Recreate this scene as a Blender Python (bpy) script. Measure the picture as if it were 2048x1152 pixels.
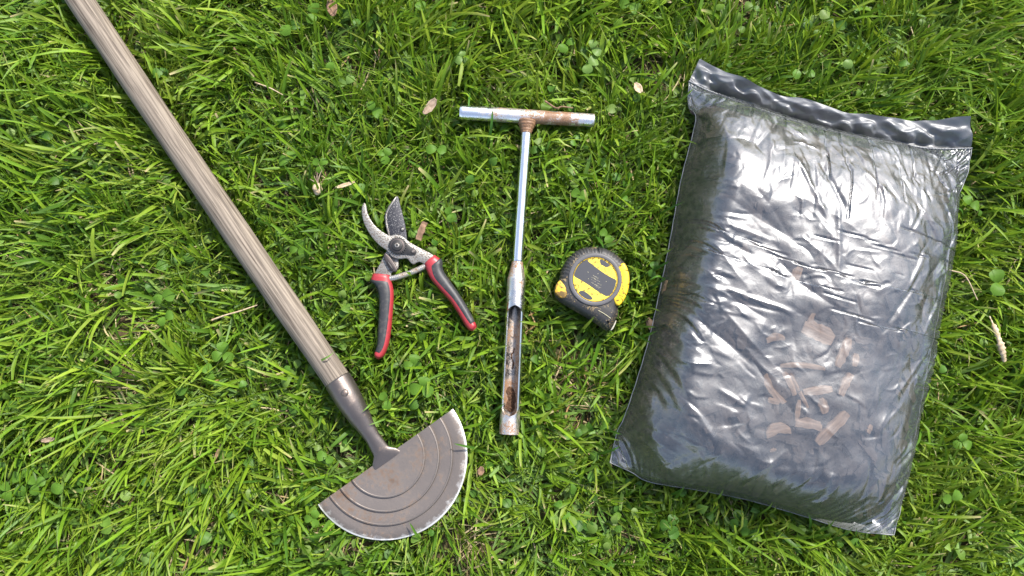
import bpy, bmesh, math, random
import numpy as np
from mathutils import Vector, Matrix

R = math.radians
rng = np.random.default_rng(7)
random.seed(7)
scene = bpy.context.scene
for o in list(bpy.data.objects):
    bpy.data.objects.remove(o, do_unlink=True)

# ------------------------------------------------------------------ camera
CAM_H, PITCH = 0.95, R(6.0)
CAM = Vector((0.0, -CAM_H * math.tan(PITCH), CAM_H))
HALF_W = 0.6145
TAN = HALF_W / (CAM_H / math.cos(PITCH))
cam = bpy.data.cameras.new('camera')
cam_ob = bpy.data.objects.new('camera', cam)
scene.collection.objects.link(cam_ob)
cam_ob.location = CAM
cam_ob.rotation_euler = (PITCH, 0, 0)
cam.sensor_width = 36.0
cam.lens = 18.0 / TAN
cam.clip_start, cam.clip_end = 0.02, 300.0
scene.camera = cam_ob

# ------------------------------------------------------------------ sky, sun, exposure
SUN_DIR = Vector((0.42, 0.55, 0.76)).normalized()        # towards the sun
SUN_EL = math.asin(SUN_DIR.z)
SUN_AZ = math.atan2(SUN_DIR.x, SUN_DIR.y)
world = bpy.data.worlds.new('World')
scene.world = world
world.use_nodes = True
wn = world.node_tree
bg = wn.nodes['Background']
sky = wn.nodes.new('ShaderNodeTexSky')
sky.sky_type = 'NISHITA'
sky.sun_disc = False
sky.sun_elevation = SUN_EL
sky.sun_rotation = SUN_AZ
sky.dust_density = 1.6
sky.air_density = 1.0
hz = wn.nodes.new('ShaderNodeHueSaturation')             # thin high haze: paler than a clear blue sky
hz.inputs['Saturation'].default_value = .78
hz.inputs['Value'].default_value = 1.1
wn.links.new(sky.outputs[0], hz.inputs['Color'])
wn.links.new(hz.outputs[0], bg.inputs[0])
bg.inputs[1].default_value = 0.15
sun = bpy.data.lights.new('sun', 'SUN')
sun.energy = 3.7
sun.angle = R(2.0)
sun.color = (1.0, 0.955, 0.88)
sun_ob = bpy.data.objects.new('sun', sun)
sun_ob.rotation_euler = SUN_DIR.to_track_quat('Z', 'Y').to_euler()
sun_ob.location = SUN_DIR * 5
scene.collection.objects.link(sun_ob)
vs = scene.view_settings
vs.view_transform = 'Standard'
vs.look = 'None'
vs.exposure = 1.16
vs.gamma = 1.0
vs.use_curve_mapping = False
scene.render.engine = 'CYCLES'
scene.cycles.max_bounces = 8
scene.cycles.transparent_max_bounces = 12
scene.cycles.use_denoising = True

# ------------------------------------------------------------------ helpers
CT, ST = math.cos(PITCH), math.sin(PITCH)


def P(px, py, z=0.0):
    """Point of the place at height z that the photograph shows at pixel (px, py)."""
    a = (px - 1024) / 1024 * TAN
    b = (576 - py) / 1024 * TAN
    d = Vector((a, b * CT + ST, b * ST - CT))
    t = (z - CAM.z) / d.z
    return CAM + d * t


def tag(o, label=None, cat=None, group=None, kind=None):
    if label: o['label'] = label
    if cat: o['category'] = cat
    if group: o['group'] = group
    if kind: o['kind'] = kind
    return o


def thing(name, loc, label, cat, rotz=0.0, group=None):
    o = bpy.data.objects.new(name, None)
    scene.collection.objects.link(o)
    o.location = loc
    o.rotation_euler = (0, 0, rotz)
    o.empty_display_size = 0.02
    return tag(o, label, cat, group)


def link_mesh(name, me, mat, parent=None):
    o = bpy.data.objects.new(name, me)
    scene.collection.objects.link(o)
    if mat and not me.materials: me.materials.append(mat)
    if parent: o.parent = parent
    return o


def mesh_obj(name, verts, faces, mat, parent=None, smooth=True, offset=None):
    me = bpy.data.meshes.new(name)
    if offset is not None:
        verts = [(v[0] - offset[0], v[1] - offset[1], v[2] - offset[2]) for v in verts]
    me.from_pydata([tuple(v) for v in verts], [], [tuple(f) for f in faces])
    if smooth: me.polygons.foreach_set('use_smooth', [True] * len(me.polygons))
    me.update()
    return link_mesh(name, me, mat, parent)


def bm_obj(name, bm, mat, parent=None, smooth=False):
    me = bpy.data.meshes.new(name)
    bm.normal_update()
    bm.to_mesh(me)
    bm.free()
    if smooth: me.polygons.foreach_set('use_smooth', [True] * len(me.polygons))
    return link_mesh(name, me, mat, parent)


def numpy_mesh(name, V, F, mat, parent=None, col=None, smooth=True):
    """V (n,3), F (m,k) arrays -> object, with optional point colours."""
    me = bpy.data.meshes.new(name)
    n, (m, k) = len(V), F.shape
    me.vertices.add(n)
    me.vertices.foreach_set('co', np.ascontiguousarray(V, dtype=np.float32).ravel())
    me.loops.add(m * k)
    me.loops.foreach_set('vertex_index', np.ascontiguousarray(F, dtype=np.int32).ravel())
    me.polygons.add(m)
    me.polygons.foreach_set('loop_start', np.arange(m, dtype=np.int32) * k)
    me.polygons.foreach_set('loop_total', np.full(m, k, dtype=np.int32))
    if smooth: me.polygons.foreach_set('use_smooth', np.ones(m, dtype=bool))
    if col is not None:
        at = me.color_attributes.new('tint', 'FLOAT_COLOR', 'POINT')
        c4 = np.ones((n, 4), dtype=np.float32)
        c4[:, :3] = col
        at.data.foreach_set('color', c4.ravel())
    me.update(calc_edges=True)
    me.validate()
    return link_mesh(name, me, mat, parent)


def grid_faces(nu, nv, closed=False):
    """quads of a grid with nu x nv vertices, index = i*nv + j."""
    iu = nu if closed else nu - 1
    i, j = np.meshgrid(np.arange(iu), np.arange(nv - 1), indexing='ij')
    i2 = (i + 1) % nu
    return np.stack([i * nv + j, i2 * nv + j, i2 * nv + j + 1, i * nv + j + 1], -1).reshape(-1, 4)


def chaikin(p, n=1, closed=True):
    p = np.asarray(p, float)
    for _ in range(n):
        q = np.roll(p, -1, 0) if closed else p[1:]
        a = p if closed else p[:-1]
        r = np.empty((2 * len(a), p.shape[1]))
        r[0::2] = .75 * a + .25 * q
        r[1::2] = .25 * a + .75 * q
        if not closed: r = np.vstack([p[:1], r, p[-1:]])
        p = r
    return p


def resample(p, n, closed=False):
    p = np.asarray(p, float)
    if closed: p = np.vstack([p, p[:1]])
    s = np.r_[0, np.cumsum(np.linalg.norm(np.diff(p, axis=0), axis=1))]
    t = np.linspace(0, s[-1], n, endpoint=not closed)
    return np.stack([np.interp(t, s, p[:, k]) for k in range(p.shape[1])], 1)


def catmull(p, n):
    """smooth open curve through points, n samples evenly along it."""
    p = np.asarray(p, float)
    q = np.vstack([2 * p[0] - p[1], p, 2 * p[-1] - p[-2]])
    out = []
    for i in range(1, len(q) - 2):
        t = np.linspace(0, 1, 12, endpoint=False)[:, None]
        a, b, c, d = q[i - 1], q[i], q[i + 1], q[i + 2]
        out.append(.5 * (2 * b + (c - a) * t + (2 * a - 5 * b + 4 * c - d) * t ** 2 + (3 * b - a - 3 * c + d) * t ** 3))
    out.append(p[-1:])
    return resample(np.vstack(out), n)


def crop_px(pts, ox, oy, s):
    return [(ox + x / s, oy + y / s) for x, y in pts]


def world_xy(pix, z):
    return np.array([P(x, y, z)[:2] for x, y in pix])


def plate(name, xy, z0, z1, mat, parent, off, bevel=0.0006, seg=2, smooth=True):
    """solid with outline xy between heights z0 and z1, upper edge rounded."""
    bm = bmesh.new()
    vs_ = [bm.verts.new((x - off[0], y - off[1], z0 - off[2])) for x, y in xy]
    f = bm.faces.new(vs_)
    f.normal_update()
    if f.normal.z > 0: f.normal_flip()
    r = bmesh.ops.extrude_face_region(bm, geom=[f])
    top = [v for v in r['geom'] if isinstance(v, bmesh.types.BMVert)]
    bmesh.ops.translate(bm, verts=top, vec=(0, 0, z1 - z0))
    if bevel > 0:
        ts = set(top)
        ed = [e for e in bm.edges if e.verts[0] in ts and e.verts[1] in ts]
        bmesh.ops.bevel(bm, geom=ed, offset=bevel, segments=seg, profile=.5, affect='EDGES', clamp_overlap=True)
    bmesh.ops.recalc_face_normals(bm, faces=bm.faces)
    bm.normal_update()
    for e in bm.edges:
        if len(e.link_faces) == 2 and e.calc_face_angle(0) > R(50): e.smooth = False
    o = bm_obj(name, bm, mat, parent, smooth)
    return o


def tube_verts(path, radii, n=32, squash=1.0):
    """rings round a path (k,3); returns verts and quads (open ends)."""
    path = np.asarray(path, float)
    k = len(path)
    tan = np.gradient(path, axis=0)
    tan /= np.linalg.norm(tan, axis=1)[:, None]
    up = np.array([0, 0, 1.0])
    side = np.cross(tan, up)
    side /= np.linalg.norm(side, axis=1)[:, None]
    nz = np.cross(side, tan)
    a = np.linspace(0, 2 * np.pi, n, endpoint=False)
    rad = np.broadcast_to(np.asarray(radii, float), (k,))
    V = path[None] + (np.cos(a)[:, None, None] * side[None] + np.sin(a)[:, None, None] * nz[None] * squash) * rad[None, :, None]
    return V.reshape(-1, 3), grid_faces(n, k, True)


def tube_obj(name, path, radii, mat, parent=None, n=32, cap=True, off=(0, 0, 0), squash=1.0):
    path = np.asarray(path, float) - np.asarray(off)
    k = len(path)
    V, F = tube_verts(path, radii, n, squash)
    faces = [tuple(f) for f in F]
    if cap:
        faces.append(tuple(i * k for i in range(n)))
        faces.append(tuple(i * k + k - 1 for i in reversed(range(n))))
    o = mesh_obj(name, V, faces, mat, parent, True)
    me = o.data
    if cap:
        pl = me.polygons
        pl[len(pl) - 1].use_smooth = False
        pl[len(pl) - 2].use_smooth = False
    return o


# --- gradient noise for geometry
_pr = np.random.default_rng(99)
_G = _pr.normal(size=(256, 2))
_G /= np.linalg.norm(_G, axis=1)[:, None]
_PM = np.r_[_pr.permutation(256), _pr.permutation(256)][:512]
_PM = np.tile(_pr.permutation(256), 2)


def pn(x, y, seed=0):
    x = np.asarray(x, float) + seed * 17.31
    y = np.asarray(y, float) + seed * 9.77
    xi, yi = np.floor(x).astype(int), np.floor(y).astype(int)
    xf, yf = x - xi, y - yi
    xi &= 255
    yi &= 255
    u, v = xf ** 3 * (xf * (xf * 6 - 15) + 10), yf ** 3 * (yf * (yf * 6 - 15) + 10)

    def g(a, b, dx, dy):
        h = _G[_PM[_PM[(xi + a) & 255] + ((yi + b) & 255)]]
        return h[..., 0] * dx + h[..., 1] * dy
    n0 = g(0, 0, xf, yf) * (1 - u) + g(1, 0, xf - 1, yf) * u
    n1 = g(0, 1, xf, yf - 1) * (1 - u) + g(1, 1, xf - 1, yf - 1) * u
    return (n0 * (1 - v) + n1 * v) * 1.5


# ------------------------------------------------------------------ materials
class M:
    def __init__(s, name, rough=0.5, metal=0.0, col=(.5, .5, .5), spec=0.5):
        s.m = bpy.data.materials.new(name)
        s.m.use_nodes = True
        s.t = s.m.node_tree
        s.b = s.t.nodes['Principled BSDF']
        s.out = s.t.nodes['Material Output']
        s.b.inputs['Roughness'].default_value = rough
        s.b.inputs['Metallic'].default_value = metal
        s.b.inputs['Base Color'].default_value = (*col, 1)
        s.b.inputs['Specular IOR Level'].default_value = spec
        s.co = s.n('ShaderNodeTexCoord').outputs['Object']

    def n(s, t): return s.t.nodes.new(t)
    def l(s, a, b): s.t.links.new(a, b)

    def scaled(s, v, loc=(0, 0, 0)):
        mp = s.n('ShaderNodeMapping')
        mp.inputs['Scale'].default_value = v
        mp.inputs['Location'].default_value = loc
        s.l(s.co, mp.inputs['Vector'])
        return mp.outputs[0]

    def noise(s, scale, detail=4, rough=.55, vec=None, dist=0.0):
        x = s.n('ShaderNodeTexNoise')
        x.inputs['Scale'].default_value = scale
        x.inputs['Detail'].default_value = detail
        x.inputs['Roughness'].default_value = rough
        x.inputs['Distortion'].default_value = dist
        s.l(vec if vec is not None else s.co, x.inputs['Vector'])
        return x.outputs[0]

    def voro(s, scale, vec=None, feature='F1'):
        x = s.n('ShaderNodeTexVoronoi')
        x.feature = feature
        x.inputs['Scale'].default_value = scale
        s.l(vec if vec is not None else s.co, x.inputs['Vector'])
        return x.outputs[0]

    def ramp(s, fac, stops, interp='LINEAR'):
        r = s.n('ShaderNodeValToRGB')
        r.color_ramp.interpolation = interp
        e = r.color_ramp.elements
        while len(e) < len(stops): e.new(.5)
        for k, (p_, c) in enumerate(stops):
            e[k].position = p_
            e[k].color = (c, c, c, 1) if isinstance(c, (int, float)) else (*c, 1)
        s.l(fac, r.inputs[0])
        return r.outputs[0]

    def mix(s, fac, a, b):
        x = s.n('ShaderNodeMix')
        x.data_type = 'RGBA'
        for v, i in ((fac, 0), (a, 6), (b, 7)):
            if hasattr(v, 'links'): s.l(v, x.inputs[i])
            elif i == 0: x.inputs[0].default_value = v
            else: x.inputs[i].default_value = (*v, 1)
        return x.outputs[2]

    def math(s, op, a, b=None):
        x = s.n('ShaderNodeMath')
        x.operation = op
        for v, i in ((a, 0), (b, 1)):
            if v is None: continue
            if hasattr(v, 'links'): s.l(v, x.inputs[i])
            else: x.inputs[i].default_value = v
        return x.outputs[0]

    def axis(s, k):
        x = s.n('ShaderNodeSeparateXYZ')
        s.l(s.co, x.inputs[0])
        return x.outputs[k]

    def color(s, v): s.l(v, s.b.inputs['Base Color'])
    def rough(s, v): s.l(v, s.b.inputs['Roughness'])
    def metal(s, v): s.l(v, s.b.inputs['Metallic'])

    def bump(s, h, strength=.3, dist=.001):
        x = s.n('ShaderNodeBump')
        x.inputs['Strength'].default_value = strength
        x.inputs['Distance'].default_value = dist
        s.l(h, x.inputs['Height'])
        s.l(x.outputs[0], s.b.inputs['Normal'])
        return x.outputs[0]


def leaf_material(name, trans=.35, rough=.42, use_tint=True, col=(.1, .2, .03), spec=.45, mottled=60):
    k = M(name, rough, 0, col, spec)
    if use_tint:
        a = k.n('ShaderNodeAttribute')
        a.attribute_name = 'tint'
        base = a.outputs['Color']
    else:
        c = k.n('ShaderNodeRGB')
        c.outputs[0].default_value = (*col, 1)
        base = c.outputs[0]
    n = k.noise(mottled, 3)
    f = k.ramp(n, [(.3, .82), (.7, 1.15)])
    x = k.n('ShaderNodeMix')
    x.data_type = 'RGBA'
    x.blend_type = 'MULTIPLY'
    x.inputs[0].default_value = 1
    k.l(base, x.inputs[6])
    k.l(f, x.inputs[7])
    c = x.outputs[2]
    k.color(c)
    tr = k.n('ShaderNodeBsdfTranslucent')
    hs = k.n('ShaderNodeHueSaturation')
    hs.inputs['Hue'].default_value = .485
    hs.inputs['Value'].default_value = 1.25
    k.l(c, hs.inputs['Color'])
    k.l(hs.outputs[0], tr.inputs[0])
    ms = k.n('ShaderNodeMixShader')
    ms.inputs[0].default_value = trans
    k.l(k.b.outputs[0], ms.inputs[1])
    k.l(tr.outputs[0], ms.inputs[2])
    k.l(ms.outputs[0], k.out.inputs[0])
    return k.m


MAT = {}
MAT['grass'] = leaf_material('grass_blade_green', .34, .5, spec=.28)
MAT['clover'] = leaf_material('clover_leaf_green', .28, .5, False, (.082, .170, .018), .15, 220)
MAT['clover_dark'] = leaf_material('clover_leaf_dark_shaded', .28, .45, False, (.050, .120, .016), .15, 220)  # darker clover copy: bag shade put into the green, plus a dark leaf
MAT['clover_pale'] = leaf_material('clover_leaf_pale_green', .28, .45, False, (.125, .210, .045), .2, 220)
MAT['straw'] = leaf_material('dry_straw', .2, .6, True, spec=.25)

# soil under the grass; far out the lawn is too far away for single blades
k = M('soil_and_moss', .9, 0, (.05, .035, .02), .2)
n1 = k.noise(22, 6)
n2 = k.noise(90, 5)
soil = k.mix(k.ramp(n1, [(.35, 0.), (.65, 1.)]), (.035, .024, .013), (.095, .07, .035))
soil = k.mix(k.ramp(n2, [(.48, 0.), (.7, .75)]), soil, (.045, .075, .018))
ln = k.n('ShaderNodeVectorMath')
ln.operation = 'LENGTH'
k.l(k.co, ln.inputs[0])
far = k.ramp(k.math('MULTIPLY', ln.outputs['Value'], .2), [(.22, 0.), (.34, 1.)])
lawn = k.mix(k.ramp(k.noise(8, 8, .7), [(.35, 0.), (.65, 1.)]), (.04, .09, .015), (.10, .19, .03))
k.color(k.mix(far, soil, lawn))
k.bump(n2, .8, .006)
MAT['soil'] = k.m

# weathered grey-brown wood, grain along local X
k = M('weathered_wood', .72, 0, (.3, .24, .18), .3)
g1 = k.noise(1, 6, .6, k.scaled((13, 430, 430)), .2)
g2 = k.noise(1, 3, .5, k.scaled((11, 380, 380), (3, 1, 2)))
g3 = k.noise(1, 4, .5, k.scaled((14, 60, 60)))
w = k.mix(k.ramp(g1, [(.40, 0.), (.60, 1.)]), (.080, .062, .047), (.232, .190, .146))
w = k.mix(k.ramp(g3, [(.35, 0.), (.7, .5)]), w, (.172, .142, .112))
w = k.mix(k.ramp(g2, [(.33, .75), (.42, 0.)]), w, (.045, .030, .021))
k.color(w)
hh = k.math('ADD', g1, k.ramp(g2, [(.26, 0.), (.42, 1.)]))
k.bump(hh, .4, .0009)
MAT['wood'] = k.m


def steel(name, base, rust, rust_amt, rough=.4, metal=1.0, scale=60, speck=0.0, scratch=False, speck_col=(.05, .035, .025), speck_scale=550):
    k = M(name, rough, metal, base, .5)
    n = k.noise(scale, 7, .62)
    fine = k.noise(scale * 9, 4, .6)
    rm = k.ramp(k.math('ADD', k.math('MULTIPLY', n, .7), k.math('MULTIPLY', fine, .3)),
                [(.62 - rust_amt * .3, 0.), (.74 - rust_amt * .3, 1.)])
    tone = k.mix(k.ramp(k.noise(scale * .4, 5), [(.3, 0.), (.7, 1.)]), [c * .8 for c in base], base)
    if speck > 0:
        sp = k.ramp(k.noise(speck_scale, 2, .5), [(.66 - speck * .3, 0.), (.70 - speck * .3, 1.)])
        tone = k.mix(sp, tone, speck_col)
        k.metal(k.math('MULTIPLY', k.math('SUBTRACT', 1.0, rm), k.math('SUBTRACT', metal, k.math('MULTIPLY', sp, metal))))
    else:
        k.metal(k.math('MULTIPLY', k.math('SUBTRACT', 1.0, rm), metal))
    rc = k.mix(k.ramp(fine, [(.35, 0.), (.65, 1.)]), [c * .45 for c in rust], rust)
    k.color(k.mix(rm, tone, rc))
    k.rough(k.math('ADD', k.math('MULTIPLY', rm, .45), k.math('ADD', rough, k.math('MULTIPLY', k.math('SUBTRACT', n, .5), .25))))
    k.bump(fine, .25, .0006)
    return k


MAT['edger_socket'] = steel('brown_patina_steel', (.165, .137, .122), (.17, .10, .065), .12, .42, .85, 70).m
# blade: brown patina, worn bright towards the rim (local X/Y from chord centre)
k = steel('half_moon_patina_steel', (.30, .255, .235), (.20, .125, .085), .10, .46, .75, 45)
MAT['edger_blade'] = k.m
MAT['bare_steel'] = steel('bare_ground_steel', (.62, .61, .59), (.3, .22, .16), -.05, .35, .9, 90).m
MAT['pitted'] = steel('pitted_cast_steel', (.29, .275, .25), (.15, .10, .07), .14, .45, .7, 90, .50, speck_scale=560, speck_col=(.10, .08, .065)).m
MAT['dark_blade'] = steel('dark_speckled_blade', (.045, .045, .052), (.09, .06, .045), .02, .5, .7, 60, .24, speck_col=(.15, .145, .14), speck_scale=650).m
MAT['dark_metal'] = steel('blackened_metal', (.042, .04, .039), (.10, .065, .045), -.05, .46, .7, 120).m
MAT['rusty_spring'] = steel('rusty_chromed_spring', (.50, .46, .40), (.16, .09, .045), .50, .34, .9, 90).m
MAT['lever'] = steel('lever_brown_metal', (.08, .066, .062), (.10, .065, .05), .0, .45, .7, 100).m

k = M('red_hard_plastic', .42, 0, (.34, .022, .03), .5)
k.color(k.mix(k.ramp(k.noise(160, 6), [(.56, 0.), (.72, .8)]), (.28, .022, .028), (.15, .026, .022)))
k.bump(k.noise(300, 3), .12, .0004)
MAT['red'] = k.m
k = M('black_rubber_grip', .5, 0, (.025, .025, .026), .4)
k.color(k.mix(k.ramp(k.noise(220, 6), [(.5, 0.), (.75, .6)]), (.024, .024, .026), (.09, .08, .07)))
k.bump(k.noise(900, 2), .15, .0003)
MAT['grip'] = k.m

# shiny steel of the T tool; rust by local position along the bar or the tube
def tool_steel(name, lo, hi, axis, amt=1.0, wide=.55, col=(.80, .80, .81), mid=None):
    """rust where noise exceeds a threshold that falls between lo and hi on an axis."""
    k = M(name, .26, 1.0, col, .5)
    a = k.axis(axis)
    if mid is not None: a = k.math('ABSOLUTE', k.math('SUBTRACT', a, mid))
    mr = k.n('ShaderNodeMapRange')
    mr.inputs[1].default_value, mr.inputs[2].default_value = lo, hi
    mr.inputs[3].default_value, mr.inputs[4].default_value = 0.0, 1.0
    k.l(a, mr.inputs[0])
    big = k.noise(70, 5, .6)
    fine = k.noise(750, 3, .6)
    s = k.math('ADD', k.math('MULTIPLY', big, .55), k.math('MULTIPLY', fine, .45))
    s = k.math('ADD', s, k.math('MULTIPLY', mr.outputs[0], .22 * amt))
    rm = k.ramp(s, [(wide + .07, 0.), (wide + .14, 1.)])
    haze = k.ramp(s, [(wide - .05, 0.), (wide + .10, .6)])
    rust = k.mix(k.ramp(fine, [(.35, 0.), (.65, 1.)]), (.10, .05, .025), (.27, .15, .08))
    c = k.mix(haze, col, (.62, .53, .45))
    k.color(k.mix(rm, c, rust))
    k.metal(k.math('SUBTRACT', 1.0, rm))
    k.rough(k.math('ADD', .22, k.math('MULTIPLY', haze, .45)))
    k.bump(s, .2, .0005)
    return k.m


MAT['bar'] = tool_steel('chromed_bar_part_rusted', .105, .02, 0, .9, .56, (.80, .80, .81), .03)
MAT['shaft'] = tool_steel('chromed_shaft', .0, 1., 0, .0, .60)
MAT['weld'] = tool_steel('rusted_weld', -1., -.9, 0, 1.0, .44)
MAT['barrel'] = tool_steel('sampling_tube_steel', .05, .105, 0, 1.0, .57, (.66, .63, .59), .1)
MAT['tube_in'] = tool_steel('soil_stained_shaded_steel', .02, .16, 0, .62, .535, (.17, .16, .15))  # dark base puts the slot's shade into the steel; brown patches are stain
k = M('damp_soil', .85, 0, (.06, .03, .016), .3)
k.color(k.mix(k.ramp(k.noise(900, 4), [(.4, 0.), (.62, 1.)]), (.035, .016, .009), (.115, .06, .032)))
k.bump(k.noise(900, 4), .8, .001)
MAT['dirt'] = k.m

# tape measure
def dirty(name, base, dirt, amt, rough=.45, scale=420, spec=.4):
    k = M(name, rough, 0, base, spec)
    n = k.noise(scale, 4, .6)
    n2 = k.noise(scale * .12, 4, .6)
    f = k.ramp(k.math('ADD', k.math('MULTIPLY', n, .55), k.math('MULTIPLY', n2, .45)), [(.66 - amt * .3, 0.), (.72 - amt * .3, .9)])
    k.color(k.mix(f, base, dirt))
    k.bump(n, .15, .0004)
    return k.m


MAT['tape_black'] = dirty('dusty_black_rubber', (.026, .025, .025), (.22, .16, .08), .36, .5, 520)
MAT['tape_ring'] = dirty('dark_grey_plastic', (.075, .072, .075), (.2, .16, .10), .02, .45)
MAT['tape_yellow'] = dirty('scuffed_yellow_plastic', (.66, .43, .02), (.07, .045, .015), .52, .38, 300)
MAT['tape_label'] = dirty('scuffed_yellow_label', (.68, .50, .05), (.08, .055, .015), .55, .4, 300)
MAT['tape_corner'] = dirty('muddy_yellow_plastic', (.62, .36, .02), (.04, .025, .012), .70, .5, 260)
MAT['print_dark'] = dirty('dark_grey_print', (.035, .036, .042), (.3, .27, .2), .06, .42, 900)
MAT['print_pale'] = M('worn_pale_print', .5, 0, (.42, .38, .24)).m
MAT['hook_steel'] = M('dull_tape_steel', .4, .6, (.55, .52, .42)).m

# bag film: clear smoky polythene, glossy, slightly milky
def film(name, milky, clear, gloss_lo, gloss_hi, rough, bump=.5):
    k = M(name)
    k.t.nodes.remove(k.b)
    n1 = k.noise(34, 4, .5, None, 1.0)
    n2 = k.noise(110, 3, .5, None, .8)
    rid = k.math('ABSOLUTE', k.math('SUBTRACT', n1, .5))
    h = k.math('ADD', k.math('MULTIPLY', k.math('POWER', rid, .7), -1.0), k.math('MULTIPLY', n2, .22))
    bp = k.n('ShaderNodeBump')
    bp.inputs['Strength'].default_value = bump
    bp.inputs['Distance'].default_value = .0035
    k.l(h, bp.inputs['Height'])
    tr = k.n('ShaderNodeBsdfTransparent')
    tr.inputs[0].default_value = (*clear, 1)
    df = k.n('ShaderNodeBsdfDiffuse')
    df.inputs[0].default_value = (.34, .345, .37, 1)
    k.l(bp.outputs[0], df.inputs['Normal'])
    m1 = k.n('ShaderNodeMixShader')
    m1.inputs[0].default_value = milky
    k.l(tr.outputs[0], m1.inputs[1])
    k.l(df.outputs[0], m1.inputs[2])
    gls = []
    for rg in rough:
        gl = k.n('ShaderNodeBsdfAnisotropic')
        gl.inputs['Color'].default_value = (.92, .93, .95, 1)
        gl.inputs['Roughness'].default_value = rg
        k.l(bp.outputs[0], gl.inputs['Normal'])
        gls.append(gl)
    gl = k.n('ShaderNodeMixShader')                      # sharp film gloss over a broad satin sheen
    gl.inputs[0].default_value = .52
    k.l(gls[0].outputs[0], gl.inputs[1])
    k.l(gls[1].outputs[0], gl.inputs[2])
    lw = k.n('ShaderNodeLayerWeight')
    lw.inputs[0].default_value = .35
    k.l(bp.outputs[0], lw.inputs['Normal'])
    mr = k.n('ShaderNodeMapRange')
    mr.inputs[3].default_value, mr.inputs[4].default_value = gloss_lo, gloss_hi
    k.l(lw.outputs['Facing'], mr.inputs[0])
    m2 = k.n('ShaderNodeMixShader')
    k.l(mr.outputs[0], m2.inputs[0])
    k.l(m1.outputs[0], m2.inputs[1])
    k.l(gl.outputs[0], m2.inputs[2])
    k.l(m2.outputs[0], k.out.inputs[0])
    return k.m


MAT['film'] = film('smoky_clear_film', .012, (.63, .635, .65), .135, .17, (.20, .46), .12)
MAT['flap'] = film('folded_smoky_film', .16, (.05, .054, .06), .11, .20, (.42, .60), .12)
MAT['film_edge'] = M('sealed_film_edge', .45, 0, (.20, .205, .21), .5).m  # sealed edge; its pale grey also stands in for light caught there
k = M('dark_bark_mulch', .85, 0, (.04, .03, .024), .3)
k.color(k.mix(k.ramp(k.voro(120), [(.2, 0.), (.7, 1.)]), (.020, .0175, .016), (.075, .060, .050)))
k.bump(k.noise(160, 6), 1., .004)
MAT['mulch'] = k.m
k = M('dark_bark_chunk', .8, 0, (.1, .07, .05), .3)
k.color(k.mix(k.ramp(k.noise(26, 4), [(.35, 0.), (.68, 1.)]), (.028, .023, .021), (.13, .098, .075)))
k.bump(k.noise(260, 4), .6, .002)
MAT['chunk'] = k.m
k = M('pale_wood_chip', .75, 0, (.42, .30, .21), .3)
g = k.noise(1, 5, .6, k.scaled((40, 500, 500)))
k.color(k.mix(k.ramp(g, [(.3, 0.), (.7, 1.)]), (.15, .09, .052), (.38, .245, .15)))
k.bump(g, .4, .001)
MAT['chip'] = k.m
k = M('dry_leaf', .7, 0, (.38, .27, .19), .3)
k.color(k.mix(k.ramp(k.noise(180, 5), [(.3, 0.), (.7, 1.)]), (.15, .10, .065), (.33, .25, .18)))
k.bump(k.noise(300, 4), .5, .001)
MAT['dry_leaf'] = k.m
k = M('brown_bark', .8, 0, (.25, .15, .09), .3)
k.color(k.mix(k.ramp(k.noise(200, 5), [(.3, 0.), (.7, 1.)]), (.09, .05, .03), (.25, .15, .09)))
k.bump(k.noise(260, 5), .6, .001)
MAT['bark'] = k.m
k = M('pale_husk', .75, 0, (.6, .5, .36), .3)
k.color(k.mix(k.ramp(k.noise(240, 5), [(.3, 0.), (.7, 1.)]), (.28, .19, .10), (.52, .42, .29)))
k.bump(k.noise(300, 4), .6, .001)
MAT['husk'] = k.m

# ------------------------------------------------------------------ ground
def spread(fine, step, far, growth=1.35):
    a = list(np.arange(0, fine + 1e-6, step))
    s = step
    while a[-1] < far:
        s *= growth
        a.append(a[-1] + s)
    a = np.array(a)
    return np.r_[-a[:0:-1], a]


def ground_z(x, y):
    f = np.clip(1.7 - np.hypot(x, y), 0, 1)
    return (pn(x * 7, y * 7, 3) * .007 + pn(x * 22, y * 22, 4) * .003) * f - .004


gx, gy = spread(1.4, .025, 60), spread(1.2, .025, 60)
GX, GY = np.meshgrid(gx, gy, indexing='ij')
V = np.stack([GX, GY, ground_z(GX, GY)], -1).reshape(-1, 3)
gr = numpy_mesh('ground', V, grid_faces(len(gx), len(gy))[:, ::-1][:, [3, 2, 1, 0]], MAT['soil'])
tag(gr, 'dark soil under the lawn', None, None, 'structure')

# ------------------------------------------------------------------ footprint map: how high grass may stand under things
CELL = .002
X0, X1, Y0, Y1 = -.80, .80, -.60, .70
NXC, NYC = int((X1 - X0) / CELL), int((Y1 - Y0) / CELL)
CX = X0 + (np.arange(NXC) + .5) * CELL
CY = Y0 + (np.arange(NYC) + .5) * CELL
CXX, CYY = np.meshgrid(CX, CY, indexing='ij')
LID = np.full((NXC, NYC), .2)
CORE = np.zeros((NXC, NYC), bool)            # deep under the bag: nothing of the grass can be seen


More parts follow.
